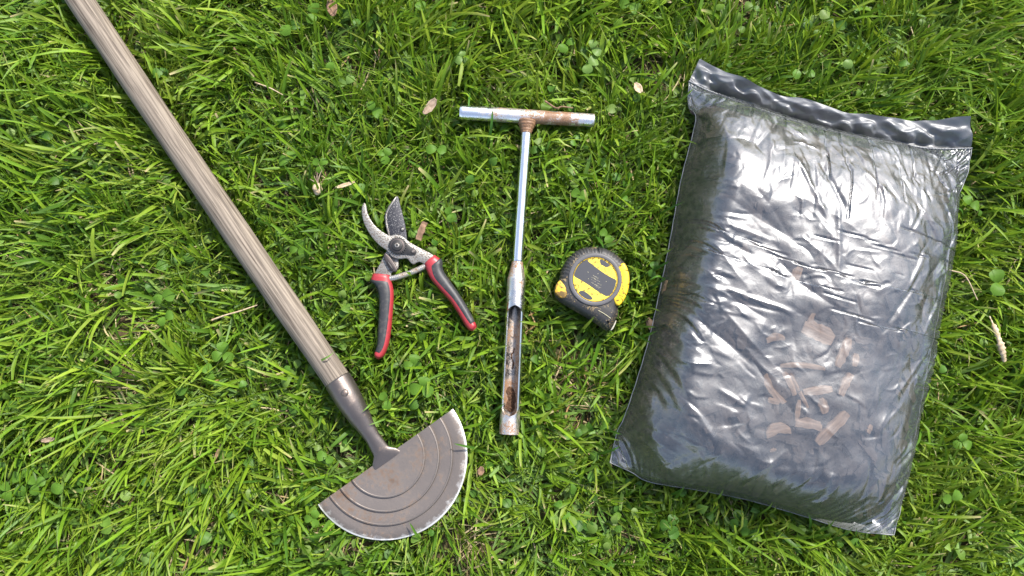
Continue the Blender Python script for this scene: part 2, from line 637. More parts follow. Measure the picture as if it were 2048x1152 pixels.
def poly_mask(xy):
    xy = np.asarray(xy, float)
    x0, y0 = xy.min(0)
    x1, y1 = xy.max(0)
    ii = np.where((CX >= x0) & (CX <= x1))[0]
    jj = np.where((CY >= y0) & (CY <= y1))[0]
    m = np.zeros((NXC, NYC), bool)
    if not len(ii) or not len(jj): return m
    sx, sy = CXX[ii[0]:ii[-1] + 1, jj[0]:jj[-1] + 1], CYY[ii[0]:ii[-1] + 1, jj[0]:jj[-1] + 1]
    ins = np.zeros(sx.shape, bool)
    n = len(xy)
    for a in range(n):
        xa, ya = xy[a]
        xb, yb = xy[(a + 1) % n]
        if ya == yb: continue
        c = ((ya > sy) != (yb > sy)) & (sx < (xb - xa) * (sy - ya) / (yb - ya) + xa)
        ins ^= c
    m[ii[0]:ii[-1] + 1, jj[0]:jj[-1] + 1] = ins
    return m


def press(xy, z):
    m = poly_mask(xy)
    LID[m] = np.minimum(LID[m], z)
    return m


def press_line(a, b, r, z):
    a, b = np.array(a[:2]), np.array(b[:2])
    d = (b - a) / np.linalg.norm(b - a)
    n = np.array([-d[1], d[0]]) * r
    press([a + n, b + n, b - n, a - n], z)


# ------------------------------------------------------------------ half-moon edger
H0 = np.array(P(160, 0, .034)); H1 = np.array(P(677.5, 764, .034))
blade_c = np.array(P(770, 914, .022))
ax = (H1 - H0)[:2]; ax /= np.linalg.norm(ax)
base = Vector((H1[0], H1[1], .014))
edger = thing('lawn_edger', base, 'half-moon lawn edger with long weathered wooden handle and brown steel blade', 'lawn edger', math.atan2(ax[1], ax[0]))
zc = .034 - .014                                  # axis height in local space
L_out = .36 + np.linalg.norm((H1 - H0)[:2])
kx = np.linspace(-L_out, .004, 120)
rad_h = np.interp(kx, [-L_out, -L_out + .01, -.54, -.1, .0, .004], [.008, .0150, .0152, .0160, .0150, .0148])
rad_h = rad_h * (1 + .012 * np.sin(kx * 21) + .008 * np.sin(kx * 57 + 1))
path = np.stack([kx, .0012 * np.sin(kx * 6), np.full_like(kx, zc) + .001 * np.sin(kx * 9)], 1)
tube_obj('handle', path, rad_h, MAT['wood'], edger, 48)
chord_x = np.linalg.norm((blade_c - H1)[:2]) + 0.000
bc_loc = edger.matrix_basis.inverted() @ Vector(blade_c)
cy = bc_loc.y
# socket: round where it takes the handle, flattened where it meets the blade
sx = np.linspace(-.003, bc_loc.x + .006, 60)
Ls = bc_loc.x
hw = np.interp(sx, [-.003, .02, .045, .062, .074, Ls - .008, Ls - .001, Ls + .006], [.0160, .0156, .0130, .0100, .0088, .0100, .0165, .019])
hh_ = np.interp(sx, [-.003, .02, .045, .062, .074, Ls - .008, Ls + .006], [.0160, .0156, .0125, .0085, .0065, .0042, .0012])
hw[0] -= .001
cz = np.interp(sx, [-.003, .03, Ls - .008, Ls + .006], [zc, zc, .0105, .0088])
cyy = np.interp(sx, [0, Ls], [0, cy])
NS = 40
aa = np.linspace(0, 2 * np.pi, NS, endpoint=False)
V = np.stack([np.broadcast_to(sx, (NS, 60)), cyy + np.cos(aa)[:, None] * hw, cz + np.sin(aa)[:, None] * hh_], -1).reshape(-1, 3)
fs = [tuple(f) for f in grid_faces(NS, 60, True)] + [tuple(i * 60 for i in range(NS))]
mesh_obj('socket', V, fs, MAT['edger_socket'], edger)
# rivet: flat dome on the socket
rv = []
rf = []
rp = edger.matrix_basis.inverted() @ Vector(P(689, 786, .05))
ns, nr = 20, 6
for i in range(nr):
    t = i / (nr - 1) * math.pi / 2
    for j in range(ns):
        a = 2 * math.pi * j / ns
        rv.append((rp.x + .0044 * math.cos(t) * math.cos(a), rp.y + .0044 * math.cos(t) * math.sin(a), zc + .0146 + .0026 * math.sin(t)))
for i in range(nr - 1):
    for j in range(ns):
        rf.append((i * ns + j, i * ns + (j + 1) % ns, (i + 1) * ns + (j + 1) % ns, (i + 1) * ns + j))
mesh_obj('rivet', rv, rf, MAT['edger_socket'], edger)
# blade: stepped half disc, each ring a step lower
RB = np.linalg.norm(np.array(P(905, 817, .022)) - np.array(P(635, 1012, .022))) / 2
r_steps = [0, .2, .4, .464, .470, .484, .492, .56, .636, .643, .657, .666, .73, .798, .805, .819, .828, .9, .965, 1.0]
z_steps = [9.4, 9.4, 9.4, 9.5, 9.9, 9.6, 7.0, 7.5, 7.7, 8.2, 7.9, 5.3, 5.9, 6.1, 6.6, 6.3, 3.8, 4.3, 4.2, 3.0]
nt_ = 97
th = np.linspace(-np.pi / 2, np.pi / 2, nt_)
rr = np.array(r_steps) * RB
zz = np.array(z_steps) / 1000
rim = 1 + .003 * np.sin(th * 5 + 1)
Vt = np.stack([bc_loc.x + np.cos(th)[:, None] * rr * np.where(rr > .95 * RB, rim[:, None], 1),
               cy + np.sin(th)[:, None] * rr * np.where(rr > .95 * RB, rim[:, None], 1),
               np.broadcast_to(zz, (nt_, len(rr)))], -1)
nrr = len(rr)
Vb = Vt.copy(); Vb[..., 2] -= .0018
Vb[:, -1, 2] = Vt[:, -1, 2] - .0006
V = np.concatenate([Vt.reshape(-1, 3), Vb.reshape(-1, 3)])
F = grid_faces(nt_, nrr)
Nn = nt_ * nrr
faces = [tuple(f) for f in F] + [tuple(f[::-1] + Nn) for f in F]
for i in range(nt_ - 1):
    a, b = i * nrr + nrr - 1, (i + 1) * nrr + nrr - 1
    faces.append((a, a + Nn, b + Nn, b))
for e in (0, nt_ - 1):
    for j in range(nrr - 1):
        a, b = e * nrr + j, e * nrr + j + 1
        faces.append((a, b, b + Nn, a + Nn))
bl = mesh_obj('blade', V, faces, MAT['edger_blade'], edger)
bl.data.set_sharp_from_angle(angle=R(28))
# ground bright cutting rim: wear mask by distance from the chord centre
k = steel('half_moon_blade_steel', (.172, .145, .128), (.125, .078, .052), .36, .48, .6, 26)
base_in = k.b.inputs['Base Color'].links[0].from_socket
sub = k.n('ShaderNodeVectorMath'); sub.operation = 'DISTANCE'
k.l(k.co, sub.inputs[0]); sub.inputs[1].default_value = (bc_loc.x, cy, .006)
dist = k.math('DIVIDE', sub.outputs['Value'], RB)
ex = k.axis(0)
wn_ = k.noise(120, 6, .65)
wear = k.ramp(k.math('ADD', dist, k.math('MULTIPLY', k.math('SUBTRACT', wn_, .5), .34)), [(.95, 0.), (1.25, .5)])
fine = k.noise(700, 3, .6)
wear = k.math('MULTIPLY', wear, k.ramp(fine, [(.36, .35), (.62, 1.)]))
rimm = k.ramp(dist, [(.977, 0.), (.985, 1.)])
wear = k.math('MAXIMUM', wear, rimm)
k.color(k.mix(wear, base_in, (.66, .64, .61)))
bl.data.materials[0] = k.m
press_line(H0 - np.r_[ax, 0] * .3, H1, .0150, .019)
press_line(H1, blade_c, .014, .016)
cw = np.array([(edger.matrix_basis @ Vector((bc_loc.x + RB * math.cos(t), cy + RB * math.sin(t), 0)))[:2] for t in np.linspace(-math.pi / 2, math.pi / 2, 40)])
press(cw, .0145)

# ------------------------------------------------------------------ secateurs
SO = (680, 370, 934 / 300)
sec_base = Vector(P(795, 550, .014))
sec = thing('secateurs', sec_base, 'open bypass secateurs with red and black handles and pitted steel blades', 'secateurs')


def sxy(pts, z, smooth=2):
    return chaikin(world_xy(crop_px(pts, *SO), z), smooth)


# cutting blade and the arm that carries on to the left handle lie underneath
cb = [(360, 60), (368, 95), (384, 160), (400, 222), (412, 290), (418, 345), (400, 400), (330, 400), (302, 330), (286, 272), (277, 228), (277, 182), (289, 150), (310, 115), (336, 80)]
plate('cutting_blade', sxy(cb, .024), .0205, .0235, MAT['dark_blade'], sec, sec_base, .0008)
# ground edge of the cutting blade
ce = [(357, 64), (338, 82), (312, 118), (292, 152), (281, 184), (281, 228), (289, 268), (304, 322), (312, 318), (300, 268), (291, 228), (291, 186), (302, 156), (322, 122), (345, 88)]
plate('cutting_edge', sxy(ce, .0245, 1), .0236, .0240, MAT['pitted'], sec, sec_base, .0002, 1)
la = [(300, 400), (278, 422), (262, 460), (236, 510), (210, 556), (235, 585), (300, 590), (318, 562), (320, 542), (348, 540), (366, 505), (360, 450), (400, 420), (360, 380)]
plate('left_arm', sxy(la, .024), .0195, .0232, MAT['pitted'], sec, sec_base, .0009)
# hook and right arm are one forging on top
hk = [(152, 107), (163, 126), (166, 160), (181, 200), (206, 240), (241, 275), (282, 302), (312, 318), (340, 308), (372, 310), (400, 326), (432, 355), (500, 393), (588, 436), (600, 470), (560, 500), (526, 494), (500, 478), (480, 480), (456, 498), (436, 480), (416, 452), (372, 462), (325, 452), (300, 418), (284, 400), (255, 385), (214, 345), (180, 300), (151, 245), (138, 200), (133, 152), (140, 120)]
plate('hook_arm', sxy(hk, .028), .0240, .0285, MAT['pitted'], sec, sec_base, .0011)
hole = world_xy(crop_px([(388, 275)], *SO), .0245)[0]


def disc(name, cxy, r, z0, z1, mat, parent, off, n=36, bevel=.0004, teeth=0, depth=0.0):
    pts = []
    nn = n if not teeth else teeth * 6
    for i in range(nn):
        a = 2 * math.pi * i / nn
        q = r
        if teeth: q = r * (1 - depth * (1 if (i % 6) in (3, 4, 5) else 0))
        pts.append((cxy[0] + q * math.cos(a), cxy[1] + q * math.sin(a)))
    return plate(name, pts, z0, z1, mat, parent, off, bevel)


pxm = np.linalg.norm(world_xy(crop_px([(458, 380)], *SO), .03)[0] - world_xy(crop_px([(358, 380)], *SO), .03)[0]) / 100   # metres per crop pixel
disc('rivet', hole, 15 * pxm, .0236, .0241, MAT['dark_metal'], sec, sec_base, 24, .0002)
disc('rivet', hole, 8 * pxm, .0242, .0244, MAT['pitted'], sec, sec_base, 20, .0001)
pv = world_xy(crop_px([(358, 378)], *SO), .030)[0]
lk = [(358, 322), (395, 338), (415, 360), (440, 385), (470, 398), (480, 418), (466, 436), (440, 437), (412, 432), (370, 434), (330, 425), (310, 395), (312, 350)]
plate('lock_plate', sxy(lk, .030), .0286, .0298, MAT['dark_metal'], sec, sec_base, .0004)
disc('gear_wheel', pv, 57 * pxm, .0299, .0312, MAT['dark_metal'], sec, sec_base, 36, .0002, 24, .15)
disc('gear_ring', pv, 44 * pxm, .0313, .0318, MAT['lever'], sec, sec_base, 40, .0002)
disc('pivot_nut', pv, 34 * pxm, .0319, .0338, MAT['dark_metal'], sec, sec_base, 40, .0006)
disc('pivot_bolt', pv, 15 * pxm, .0339, .0345, MAT['pitted'], sec, sec_base, 24, .0003)
disc('bolt_recess', pv, 7 * pxm, .0346, .0347, MAT['dark_metal'], sec, sec_base, 16, .0)
sc_ = world_xy(crop_px([(455, 413)], *SO), .030)[0]
disc('screw', sc_, 14 * pxm, .0299, .0308, MAT['lever'], sec, sec_base, 24, .0004)
disc('screw_recess', sc_, 6 * pxm, .0309, .0310, MAT['pitted'], sec, sec_base, 16, .0)
lv = [(278, 418), (296, 432), (318, 455), (348, 502), (358, 528), (345, 542), (318, 535), (292, 500), (276, 465), (268, 440)]
plate('lock_lever', sxy(lv, .028), .0233, .0272, MAT['lever'], sec, sec_base, .0012, 3)
sl = [(288, 470), (300, 476), (322, 505), (330, 528), (322, 524), (300, 496)]
plate('lever_thumb_ridge', sxy(sl, .029, 1), .0273, .0280, MAT['dark_metal'], sec, sec_base, .0003)
# bumper spring between the arms
sp_px = crop_px([(300, 585), (340, 578), (400, 560), (460, 538), (510, 515), (540, 500)], *SO)
sp = np.array([list(P(x, y, .0245)) for x, y in sp_px])
sp = catmull(sp, 110)
ridge = 1 + .02 * np.sin(np.arange(110) * 1.25)
tube_obj('spring', sp, 18 * pxm * ridge, MAT['rusty_spring'], sec, 20, True, sec_base)


def grip_handle(A, B, t0, t1, zc_, hh, name):
    """handle between two edge curves A, B (crop pixels); black inlay between fractions t0..t1 of its width."""
    n = 90
    a = catmull(world_xy(crop_px(A, *SO), zc_), n)
    b = catmull(world_xy(crop_px(B, *SO), zc_), n)
    s = np.linspace(0, 1, n)
    endr = np.minimum(1, np.sqrt(np.clip(1 - ((s - .955) / .045).clip(0, 1) ** 2, 0.02, 1)))
    endr *= np.minimum(1, .82 + s * 6)
    mid = (a + b) / 2
    half = (b - a) / 2
    m = 28
    ph = np.linspace(-np.pi, np.pi, m, endpoint=False)
    ex_ = np.sign(np.cos(ph)) * np.abs(np.cos(ph)) ** .8
    ez_ = np.sign(np.sin(ph)) * np.abs(np.sin(ph)) ** .8
    V = np.zeros((m, n, 3))
    V[..., :2] = mid[None] + half[None] * ex_[:, None, None]
    V[..., 2] = zc_ + ez_[:, None] * hh * endr[None]
    V = V - np.array(sec_base)
    fs = [tuple(f) for f in grid_faces(m, n, True)] + [tuple(i * n for i in range(m)), tuple(i * n + n - 1 for i in reversed(range(m)))]
    h = mesh_obj(name, V.reshape(-1, 3), fs, MAT['red'], sec)
    # inlay: a soft cushion that stands proud of the red shell
    q = 11
    js = np.arange(7, n - 6)
    s2 = s[js]
    T0, T1 = np.interp(s2, *t0), np.interp(s2, *t1)
    W = np.zeros((q, len(js), 3))
    for i in range(q):
        f = i / (q - 1)
        t = T0 + (T1 - T0) * f
        e = np.clip(2 * t - 1, -.999, .999)
        z = (1 - np.abs(e) ** 2.5) ** .4
        lift = .0011 * (1 - f ** 6) * np.clip(np.minimum(s2 - s2[0], s2[-1] - s2) / .03, 0, 1) ** .5 - .0004
        W[i, :, :2] = mid[js] + half[js] * e[:, None] * (1.09 - .09 * f)
        W[i, :, 2] = zc_ + z * hh * endr[js] + lift
    W = W - np.array(sec_base)
    mesh_obj('grip', W.reshape(-1, 3), grid_faces(q, len(js))[:, ::-1], MAT['grip'], h)
    press(np.vstack([a, b[::-1]]), zc_ - hh + .001)
    return h


LA = [(206, 552), (194, 597), (222, 625), (240, 662), (248, 722), (246, 800), (241, 900), (235, 1000), (217, 1045), (216, 1072)]
LB = [(312, 562), (322, 610), (334, 690), (328, 790), (318, 900), (303, 990), (280, 1050), (258, 1082), (246, 1086), (238, 1086)]
LB = [(312, 562), (322, 600), (332, 650), (334, 700), (329, 780), (321, 880), (308, 970), (292, 1025), (270, 1068), (240, 1086)]
grip_handle(LA, LB, ([0, .1, .5, .9, 1], [.0, .0, .0, .02, .10]), ([0, .08, .3, .6, .85, 1], [.95, .92, .88, .82, .74, .50]), .0225, .0085, 'handle')
RA = [(592, 436), (632, 470), (636, 512), (648, 548), (692, 612), (742, 682), (792, 762), (830, 832), (848, 868), (850, 886)]
RB_ = [(526, 494), (546, 548), (570, 592), (620, 652), (690, 732), (742, 812), (778, 872), (800, 900), (815, 908), (828, 910)]
grip_handle(RA, RB_, ([0, .1, .5, .9, 1], [.0, .0, .0, .02, .10]), ([0, .06, .25, .5, .8, 1], [.40, .70, .80, .72, .64, .50]), .0245, .0085, 'handle')
press(sxy(hk, .024), .019)
press(sxy(cb, .022), .017)
press(sxy(la, .022), .016)

# ------------------------------------------------------------------ T-handled soil sampler
tb = np.array(P(1054, 233, .026))
tool = thing('soil_sampler', Vector((tb[0], tb[1], .016)), 'T-handled steel soil sampler with rusty crossbar and open slotted tube', 'soil sampler')
toff = np.array(tool.location)


def axis_part(name, p0, p1, mat, parent, build):
    """child whose local X runs from p0 to p1 (world); build(length) -> verts, faces."""
    d = Vector(p1) - Vector(p0)
    V, F = build(d.length)
    o = mesh_obj(name, V, F, mat, parent)
    q = d.normalized()
    side = Vector((0, 0, 1)).cross(q).normalized()
    m = Matrix((q, side, q.cross(side))).transposed().to_4x4()
    m.translation = Vector(p0) - Vector(toff)
    o.matrix_basis = m
    return o


def lathe_x(xs, rs, n=40, caps=True):
    V = []
    a = np.linspace(0, 2 * np.pi, n, endpoint=False)
    V = np.stack([np.broadcast_to(xs, (n, len(xs))), np.cos(a)[:, None] * np.asarray(rs), np.sin(a)[:, None] * np.asarray(rs)], -1).reshape(-1, 3)
    F = [tuple(f[::-1]) for f in grid_faces(n, len(xs), True)]
    kx_ = len(xs)
    if caps:
        F.append(tuple(i * kx_ for i in range(n)))
        F.append(tuple(i * kx_ + kx_ - 1 for i in reversed(range(n))))
    return V, F


zT = .0265
bar0, bar1 = np.array(P(919.5, 225, zT)), np.array(P(1188.5, 241, zT))
barmid = (bar0 + bar1) / 2
Lb = np.linalg.norm(bar1 - bar0)


def bar_build(L):
    x = np.r_[-L / 2, -L / 2 + .0006, np.linspace(-L / 2 + .004, L / 2 - .004, 30), L / 2 - .0006, L / 2]
    r = np.interp(x, [-L / 2, L / 2], [.0089, .0077])
    r[0] -= .0007; r[-1] -= .0007
    return lathe_x(x, r, 40)


crossbar = axis_part('crossbar', barmid, barmid + (bar1 - bar0), MAT['bar'], tool, lambda L: bar_build(L))
sh0, sh1 = np.array(P(1054, 244, zT)), np.array(P(1035, 527, zT))


def shaft_build(L):
    x = np.linspace(0, L, 40)
    return lathe_x(x, np.interp(x, [0, L], [.0061, .0062]), 32)


axis_part('shaft', sh0, sh1, MAT['shaft'], tool, shaft_build)


def weld_build(L):
    x = np.linspace(0, L, 14)
    r = np.interp(x, [0, L * .3, L * .6, L], [.0112, .0100, .0078, .0062])
    r = r + .0005 * np.sin(np.arange(14) * 2.1)
    return lathe_x(x, r, 32)


dsh = (sh1 - sh0) / np.linalg.norm(sh1 - sh0)
axis_part('weld', sh0 - dsh * .001, sh0 + dsh * .014, MAT['weld'], tool, weld_build)
t0, t1 = np.array(P(1034.5, 524, zT)), np.array(P(1018, 868, zT))


def barrel(L, inner=False):
    """tube with a long slot along its top (local +Z), shoulder cone at its start."""
    nx, na = 160, 49
    xs = np.linspace(0, L, nx)
    c0, c1 = .016 / 1, .026
    ro = np.interp(xs, [0, .004, .0185, .0195, L - .01, L], [.0066, .0070, .0100, .0108, .0114, .0112])
    s0, s1 = .052 + .0, L - .021            # slot ends
    wslot = np.interp(xs, [s0, s1], [.0086, .0095])
    aper = np.zeros(nx)
    for i, x in enumerate(xs):
        rr_ = wslot[i]
        if s0 <= x <= s1:
            d = min(x - s0, s1 - x)
            w_ = rr_ if d >= rr_ else math.sqrt(max(rr_ ** 2 - (rr_ - d) ** 2, 0))
            aper[i] = math.asin(min(w_ / ro[i], .98))
    r = ro if not inner else ro - .0019
    V = np.zeros((nx, na, 3))
    for i in range(nx):
        a = np.linspace(aper[i], 2 * np.pi - aper[i], na)
        V[i, :, 0] = xs[i]
        V[i, :, 1] = np.sin(a) * r[i]
        V[i, :, 2] = np.cos(a) * r[i]
    return V, nx, na


def barrel_build(L):
    Vo, nx, na = barrel(L)
    Vi, _, _ = barrel(L, True)
    V = np.concatenate([Vo.reshape(-1, 3), Vi.reshape(-1, 3)])
    N = nx * na
    F = [tuple(f) for f in grid_faces(nx, na)]
    # lips of the slot and the open end
    for i in range(nx - 1):
        for e in (0, na - 1):
            a, b = i * na + e, (i + 1) * na + e
            if abs(Vo[i, 0, 1] - Vo[i, -1, 1]) > 1e-5 or abs(Vo[i + 1, 0, 1] - Vo[i + 1, -1, 1]) > 1e-5:
                F.append((a, b, b + N, a + N) if e == 0 else (b, a, a + N, b + N))
    for j in range(na - 1):
        a = (nx - 1) * na + j
        F.append((a, a + 1, a + 1 + N, a + N))
    return V, F


def lining_build(L):
    V, nx, na = barrel(L, True)
    k0 = 12
    V = V[k0:]
    return V.reshape(-1, 3), [tuple(f[::-1]) for f in grid_faces(nx - k0, na)]


br = axis_part('sampling_tube', t0, t1, MAT['barrel'], tool, barrel_build)
br.data.set_sharp_from_angle(angle=R(40))
ln_ = axis_part('tube_lining', t0, t1, MAT['tube_in'], tool, lining_build)


def dirt_build(L, x0, x1, a0, amp, seed):
    nx, na = 40, 14
    xs = np.linspace(x0, x1, nx)
    u = np.linspace(0, 1, nx)
    V = np.zeros((nx, na, 3))
    rad = .0096
    for i in range(nx):
        w = a0 * math.sqrt(max(0, 1 - (2 * u[i] - 1) ** 4)) * (1 + .3 * float(pn(u[i] * 5, seed, 1)))
        a = np.linspace(-w, w, na) + .25 * float(pn(u[i] * 3, seed + 5, 2))
        th_ = amp * (1 - np.linspace(-1, 1, na) ** 2) * (1 + .8 * pn(np.full(na, u[i] * 14), np.linspace(0, 5, na), seed))
        V[i, :, 0] = xs[i]
        V[i, :, 1] = np.sin(a) * (rad - th_ + .0002)
        V[i, :, 2] = -np.cos(a) * (rad - th_ + .0002)
    return V.reshape(-1, 3), [tuple(f) for f in grid_faces(nx, na)]


Lt = np.linalg.norm(t1 - t0)
axis_part('soil_crust', t0, t1, MAT['dirt'], tool, lambda L: dirt_build(L, L - .054, L - .024, .70, .0016, 3))
axis_part('soil_crust', t0, t1, MAT['dirt'], tool, lambda L: dirt_build(L, L * .50, L * .63, .22, .0009, 8))
press_line(bar0, bar1, .0085, .018)
press_line(sh0, sh1, .0062, .0195)
press_line(t0, t1, .0108, .0155)

# ------------------------------------------------------------------ tape measure
TO = (1080, 470, 1207 / 220)
tp_base = Vector(P(1185, 585, .012))
tape = thing('tape_measure', tp_base, 'muddy yellow and black retractable tape measure lying on its side', 'tape measure')
tz = .045


def txy(pts, z, sm=2):
    return chaikin(world_xy(crop_px(pts, *TO), z), sm)


bo = [(560, 131), (500, 136), (430, 157), (345, 208), (275, 295), (232, 385), (216, 470), (200, 512), (168, 548), (154, 600), (166, 668), (235, 735), (300, 775), (380, 822), (470, 872), (560, 925), (650, 985), (725, 1040), (752, 1046), (790, 1005), (842, 905), (858, 862), (848, 795), (902, 740), (960, 650), (986, 545), (982, 430), (955, 345), (908, 285), (830, 210), (740, 160), (650, 136)]
bo_w = resample(chaikin(world_xy(crop_px(bo, *TO), .032), 2), 240, True)
nrm = np.roll(bo_w, -1, 0) - np.roll(bo_w, 1, 0)
nrm = np.stack([nrm[:, 1], -nrm[:, 0]], 1)
nrm /= np.linalg.norm(nrm, axis=1)[:, None]
ctr = bo_w.mean(0)
if ((bo_w - ctr) * nrm).sum(1).mean() < 0: nrm = -nrm
for _ in range(6): nrm = (nrm + np.roll(nrm, 1, 0) + np.roll(nrm, -1, 0)) / 3
# thumb ridges on the rounded back of the case
bpix = np.array([TO[0], TO[1]]) * 0
angc = np.degrees(np.arctan2(bo_w[:, 1] - ctr[1], bo_w[:, 0] - ctr[0]))
sidx = np.r_[0, np.cumsum(np.linalg.norm(np.diff(bo_w, axis=0), axis=1))]
groove = np.where((angc > 75) & (angc < 172), (np.sin(sidx * 2 * np.pi / .0044) > .55), 0).astype(float)
gw2 = np.where((angc > 40) & (angc <= 75), (np.sin(sidx * 2 * np.pi / .0052) > .7), 0).astype(float) * .5
groove = groove + gw2
lev = [(.006, .012, 0), (.001, .015, .3), (0, .020, 1), (0, .034, 1), (.0012, .0388, 1), (.0036, .0424, 1), (.0065, .0440, .8), (.0085, .0446, 0)]
V = []
for ins, z, gq in lev:
    q = bo_w - nrm * (ins + groove[:, None] * .0011 * gq)
    zz_ = z - groove * .0008 * gq
    V.append(np.c_[q, zz_])
V = np.array(V)                                     # (levels, n, 3)
nl, nn_ = V.shape[:2]
fs = []
for a in range(nl - 1):
    for i in range(nn_):
        j = (i + 1) % nn_
        fs.append((a * nn_ + i, a * nn_ + j, (a + 1) * nn_ + j, (a + 1) * nn_ + i))
fs.append(tuple((nl - 1) * nn_ + i for i in range(nn_)))
fs.append(tuple(reversed(range(nn_))))
cs = mesh_obj('case', V.reshape(-1, 3), fs, MAT['tape_black'], tape, True, tp_base)
bm = bmesh.new(); bm.from_mesh(cs.data); bmesh.ops.recalc_face_normals(bm, faces=bm.faces); bm.to_mesh(cs.data); bm.free()
press(bo_w, .013)
yp = [(913, 292), (953, 345), (980, 430), (983, 530), (960, 640), (913, 735), (850, 793), (796, 700), (832, 650), (862, 590), (876, 510), (870, 430), (846, 360)]
plate('side_panel', txy(yp, .044, 2), .026, .0457, MAT['tape_yellow'], tape, tp_base, .0020, 3)
cp = [(214, 496), (178, 542), (160, 600), (172, 655), (236, 702), (286, 690), (296, 620), (272, 562), (236, 520)]
plate('corner_panel', txy(cp, .040, 2), .028, .0452, MAT['tape_corner'], tape, tp_base, .0030, 4)
rc = world_xy(crop_px([(605, 488)], *TO), tz)[0]
tpm = np.linalg.norm(world_xy(crop_px([(705, 488)], *TO), tz)[0] - rc) / 100


def annulus(name, c, r0, r1, z0, z1, mat, parent, off, n=96, hollow=True):
    prof = [(r1, z0), (r1, z1 - .0007), (r1 - .0003, z1 - .0002), (r1 - .0009, z1), (r0 + .0009, z1), (r0 + .0003, z1 - .0002), (r0, z1 - .0007), (r0, z0)]
    V, F = [], []
    m = len(prof)
    for i in range(n):
        a = 2 * math.pi * i / n
        for r_, z_ in prof:
            V.append((c[0] + r_ * math.cos(a) - off[0], c[1] + r_ * math.sin(a) - off[1], z_ - off[2]))
    for i in range(n):
        j = (i + 1) % n
        for q in range(m - 1):
            F.append((i * m + q, j * m + q, j * m + q + 1, i * m + q + 1))
    return mesh_obj(name, V, F, mat, parent)


annulus('face_ring', rc, 246 * tpm, 292 * tpm, .0405, .0464, MAT['tape_ring'], tape, tp_base)
lab = disc('label', rc, 246 * tpm, .0405, .0454, MAT['tape_label'], tape, tp_base, 96, .0)
annulus('label_rim', rc, 236 * tpm, 246 * tpm, .0420, .0459, MAT['tape_yellow'], tape, tp_base)


def flat(name, pts, z, mat, parent, sm=1):
    xy = txy(pts, z, sm)
    V = [(x - tp_base[0], y - tp_base[1], z - tp_base[2]) for x, y in xy]
    o = mesh_obj(name, V, [tuple(range(len(V)))], mat, parent, False)
    if o.data.polygons[0].normal.z < 0: o.data.flip_normals()
    return o


band = [(508, 276), (522, 300), (600, 358), (700, 426), (772, 466), (832, 492), (828, 522), (800, 600), (744, 668), (640, 612), (520, 532), (440, 488), (376, 456), (386, 420), (404, 382), (440, 322), (476, 288)]
band = [(605 + (x - 605) * 1.03, 488 + (y - 488) * 1.10) for x, y in band]
flat('label_band', band, .04546, MAT['print_dark'], tape)
flat('label_block', [(655, 268), (672, 266), (712, 286), (768, 330), (732, 358), (700, 340), (662, 322)], .04546, MAT['print_dark'], tape, 1)
flat('label_block', [(418, 634), (448, 608), (500, 624), (548, 660), (586, 702), (545, 716), (480, 690), (440, 664)], .04546, MAT['print_dark'], tape, 1)
# worn print: lines of small broken strokes, too rubbed away to read
V, F = [], []
rs = random.Random(4)
dirv, perp = np.array([.86, .50]), np.array([-.50, .86])


def stroke(c, d, l, w):
    p_ = np.array([-d[1], d[0]])
    q = [c - d * l - p_ * w, c + d * l - p_ * w, c + d * l + p_ * w, c - d * l + p_ * w]
    b0 = len(V)
    for x, y in crop_px(q, *TO):
        w_ = P(x, y, .04552)
        V.append((w_.x - tp_base[0], w_.y - tp_base[1], .04552 - tp_base[2]))
    F.append((b0 + 3, b0 + 2, b0 + 1, b0))


for row, (cx_, cy_, half, hgt) in enumerate([(612, 460, 38, 7), (610, 486, 50, 11), (620, 520, 62, 4), (612, 548, 58, 10), (640, 580, 30, 4)]):
    q = -half
    while q < half:
        c = np.array([cx_, cy_]) + dirv * q
        for _ in range(rs.choice([0, 1, 2, 2, 3])):
            d = dirv if rs.random() < .45 else perp
            stroke(c + dirv * rs.uniform(-3, 3) + perp * rs.uniform(-hgt * .5, hgt * .5), d, rs.uniform(1.5, hgt * .55), rs.uniform(.7, 1.7))
        q += rs.uniform(7, 11)
for (cx_, cy_) in [(528, 408), (725, 510), (530, 480), (640, 425)]:
    for _ in range(3): stroke(np.array([cx_ + rs.uniform(-4, 4), cy_ + rs.uniform(-3, 3)]), dirv, rs.uniform(2, 5), rs.uniform(1.5, 3))
mesh_obj('worn_print', V, F, MAT['print_pale'], tape, False)
V, F = [], []
for q in np.arange(-44, 46, 7.5):
    c = np.array([556, 645]) + np.array([.83, .56]) * q
    for _ in range(2): stroke(c + np.array([rs.uniform(-2, 2), rs.uniform(-4, 4)]), dirv if rs.random() < .4 else perp, rs.uniform(1.5, 4), rs.uniform(.8, 1.8))
mesh_obj('worn_print', V, F, MAT['print_dark'], tape, False)
# front mouth: pale edge line and the steel hook
hkp = [(826, 936), (834, 948), (800, 1030), (776, 1052), (764, 1046), (790, 1008), (812, 962)]
plate('tape_hook', txy(hkp, .028, 1), .014, .034, MAT['hook_steel'], tape, tp_base, .0006)
ed = [list(P(x, y, .0452)) for x, y in crop_px([(640, 828), (690, 855), (735, 885), (775, 915)], *TO)]
tube_obj('pale_edge_line', catmull(np.array(ed), 20), .00035, MAT['print_pale'], tape, 6, True, tp_base)

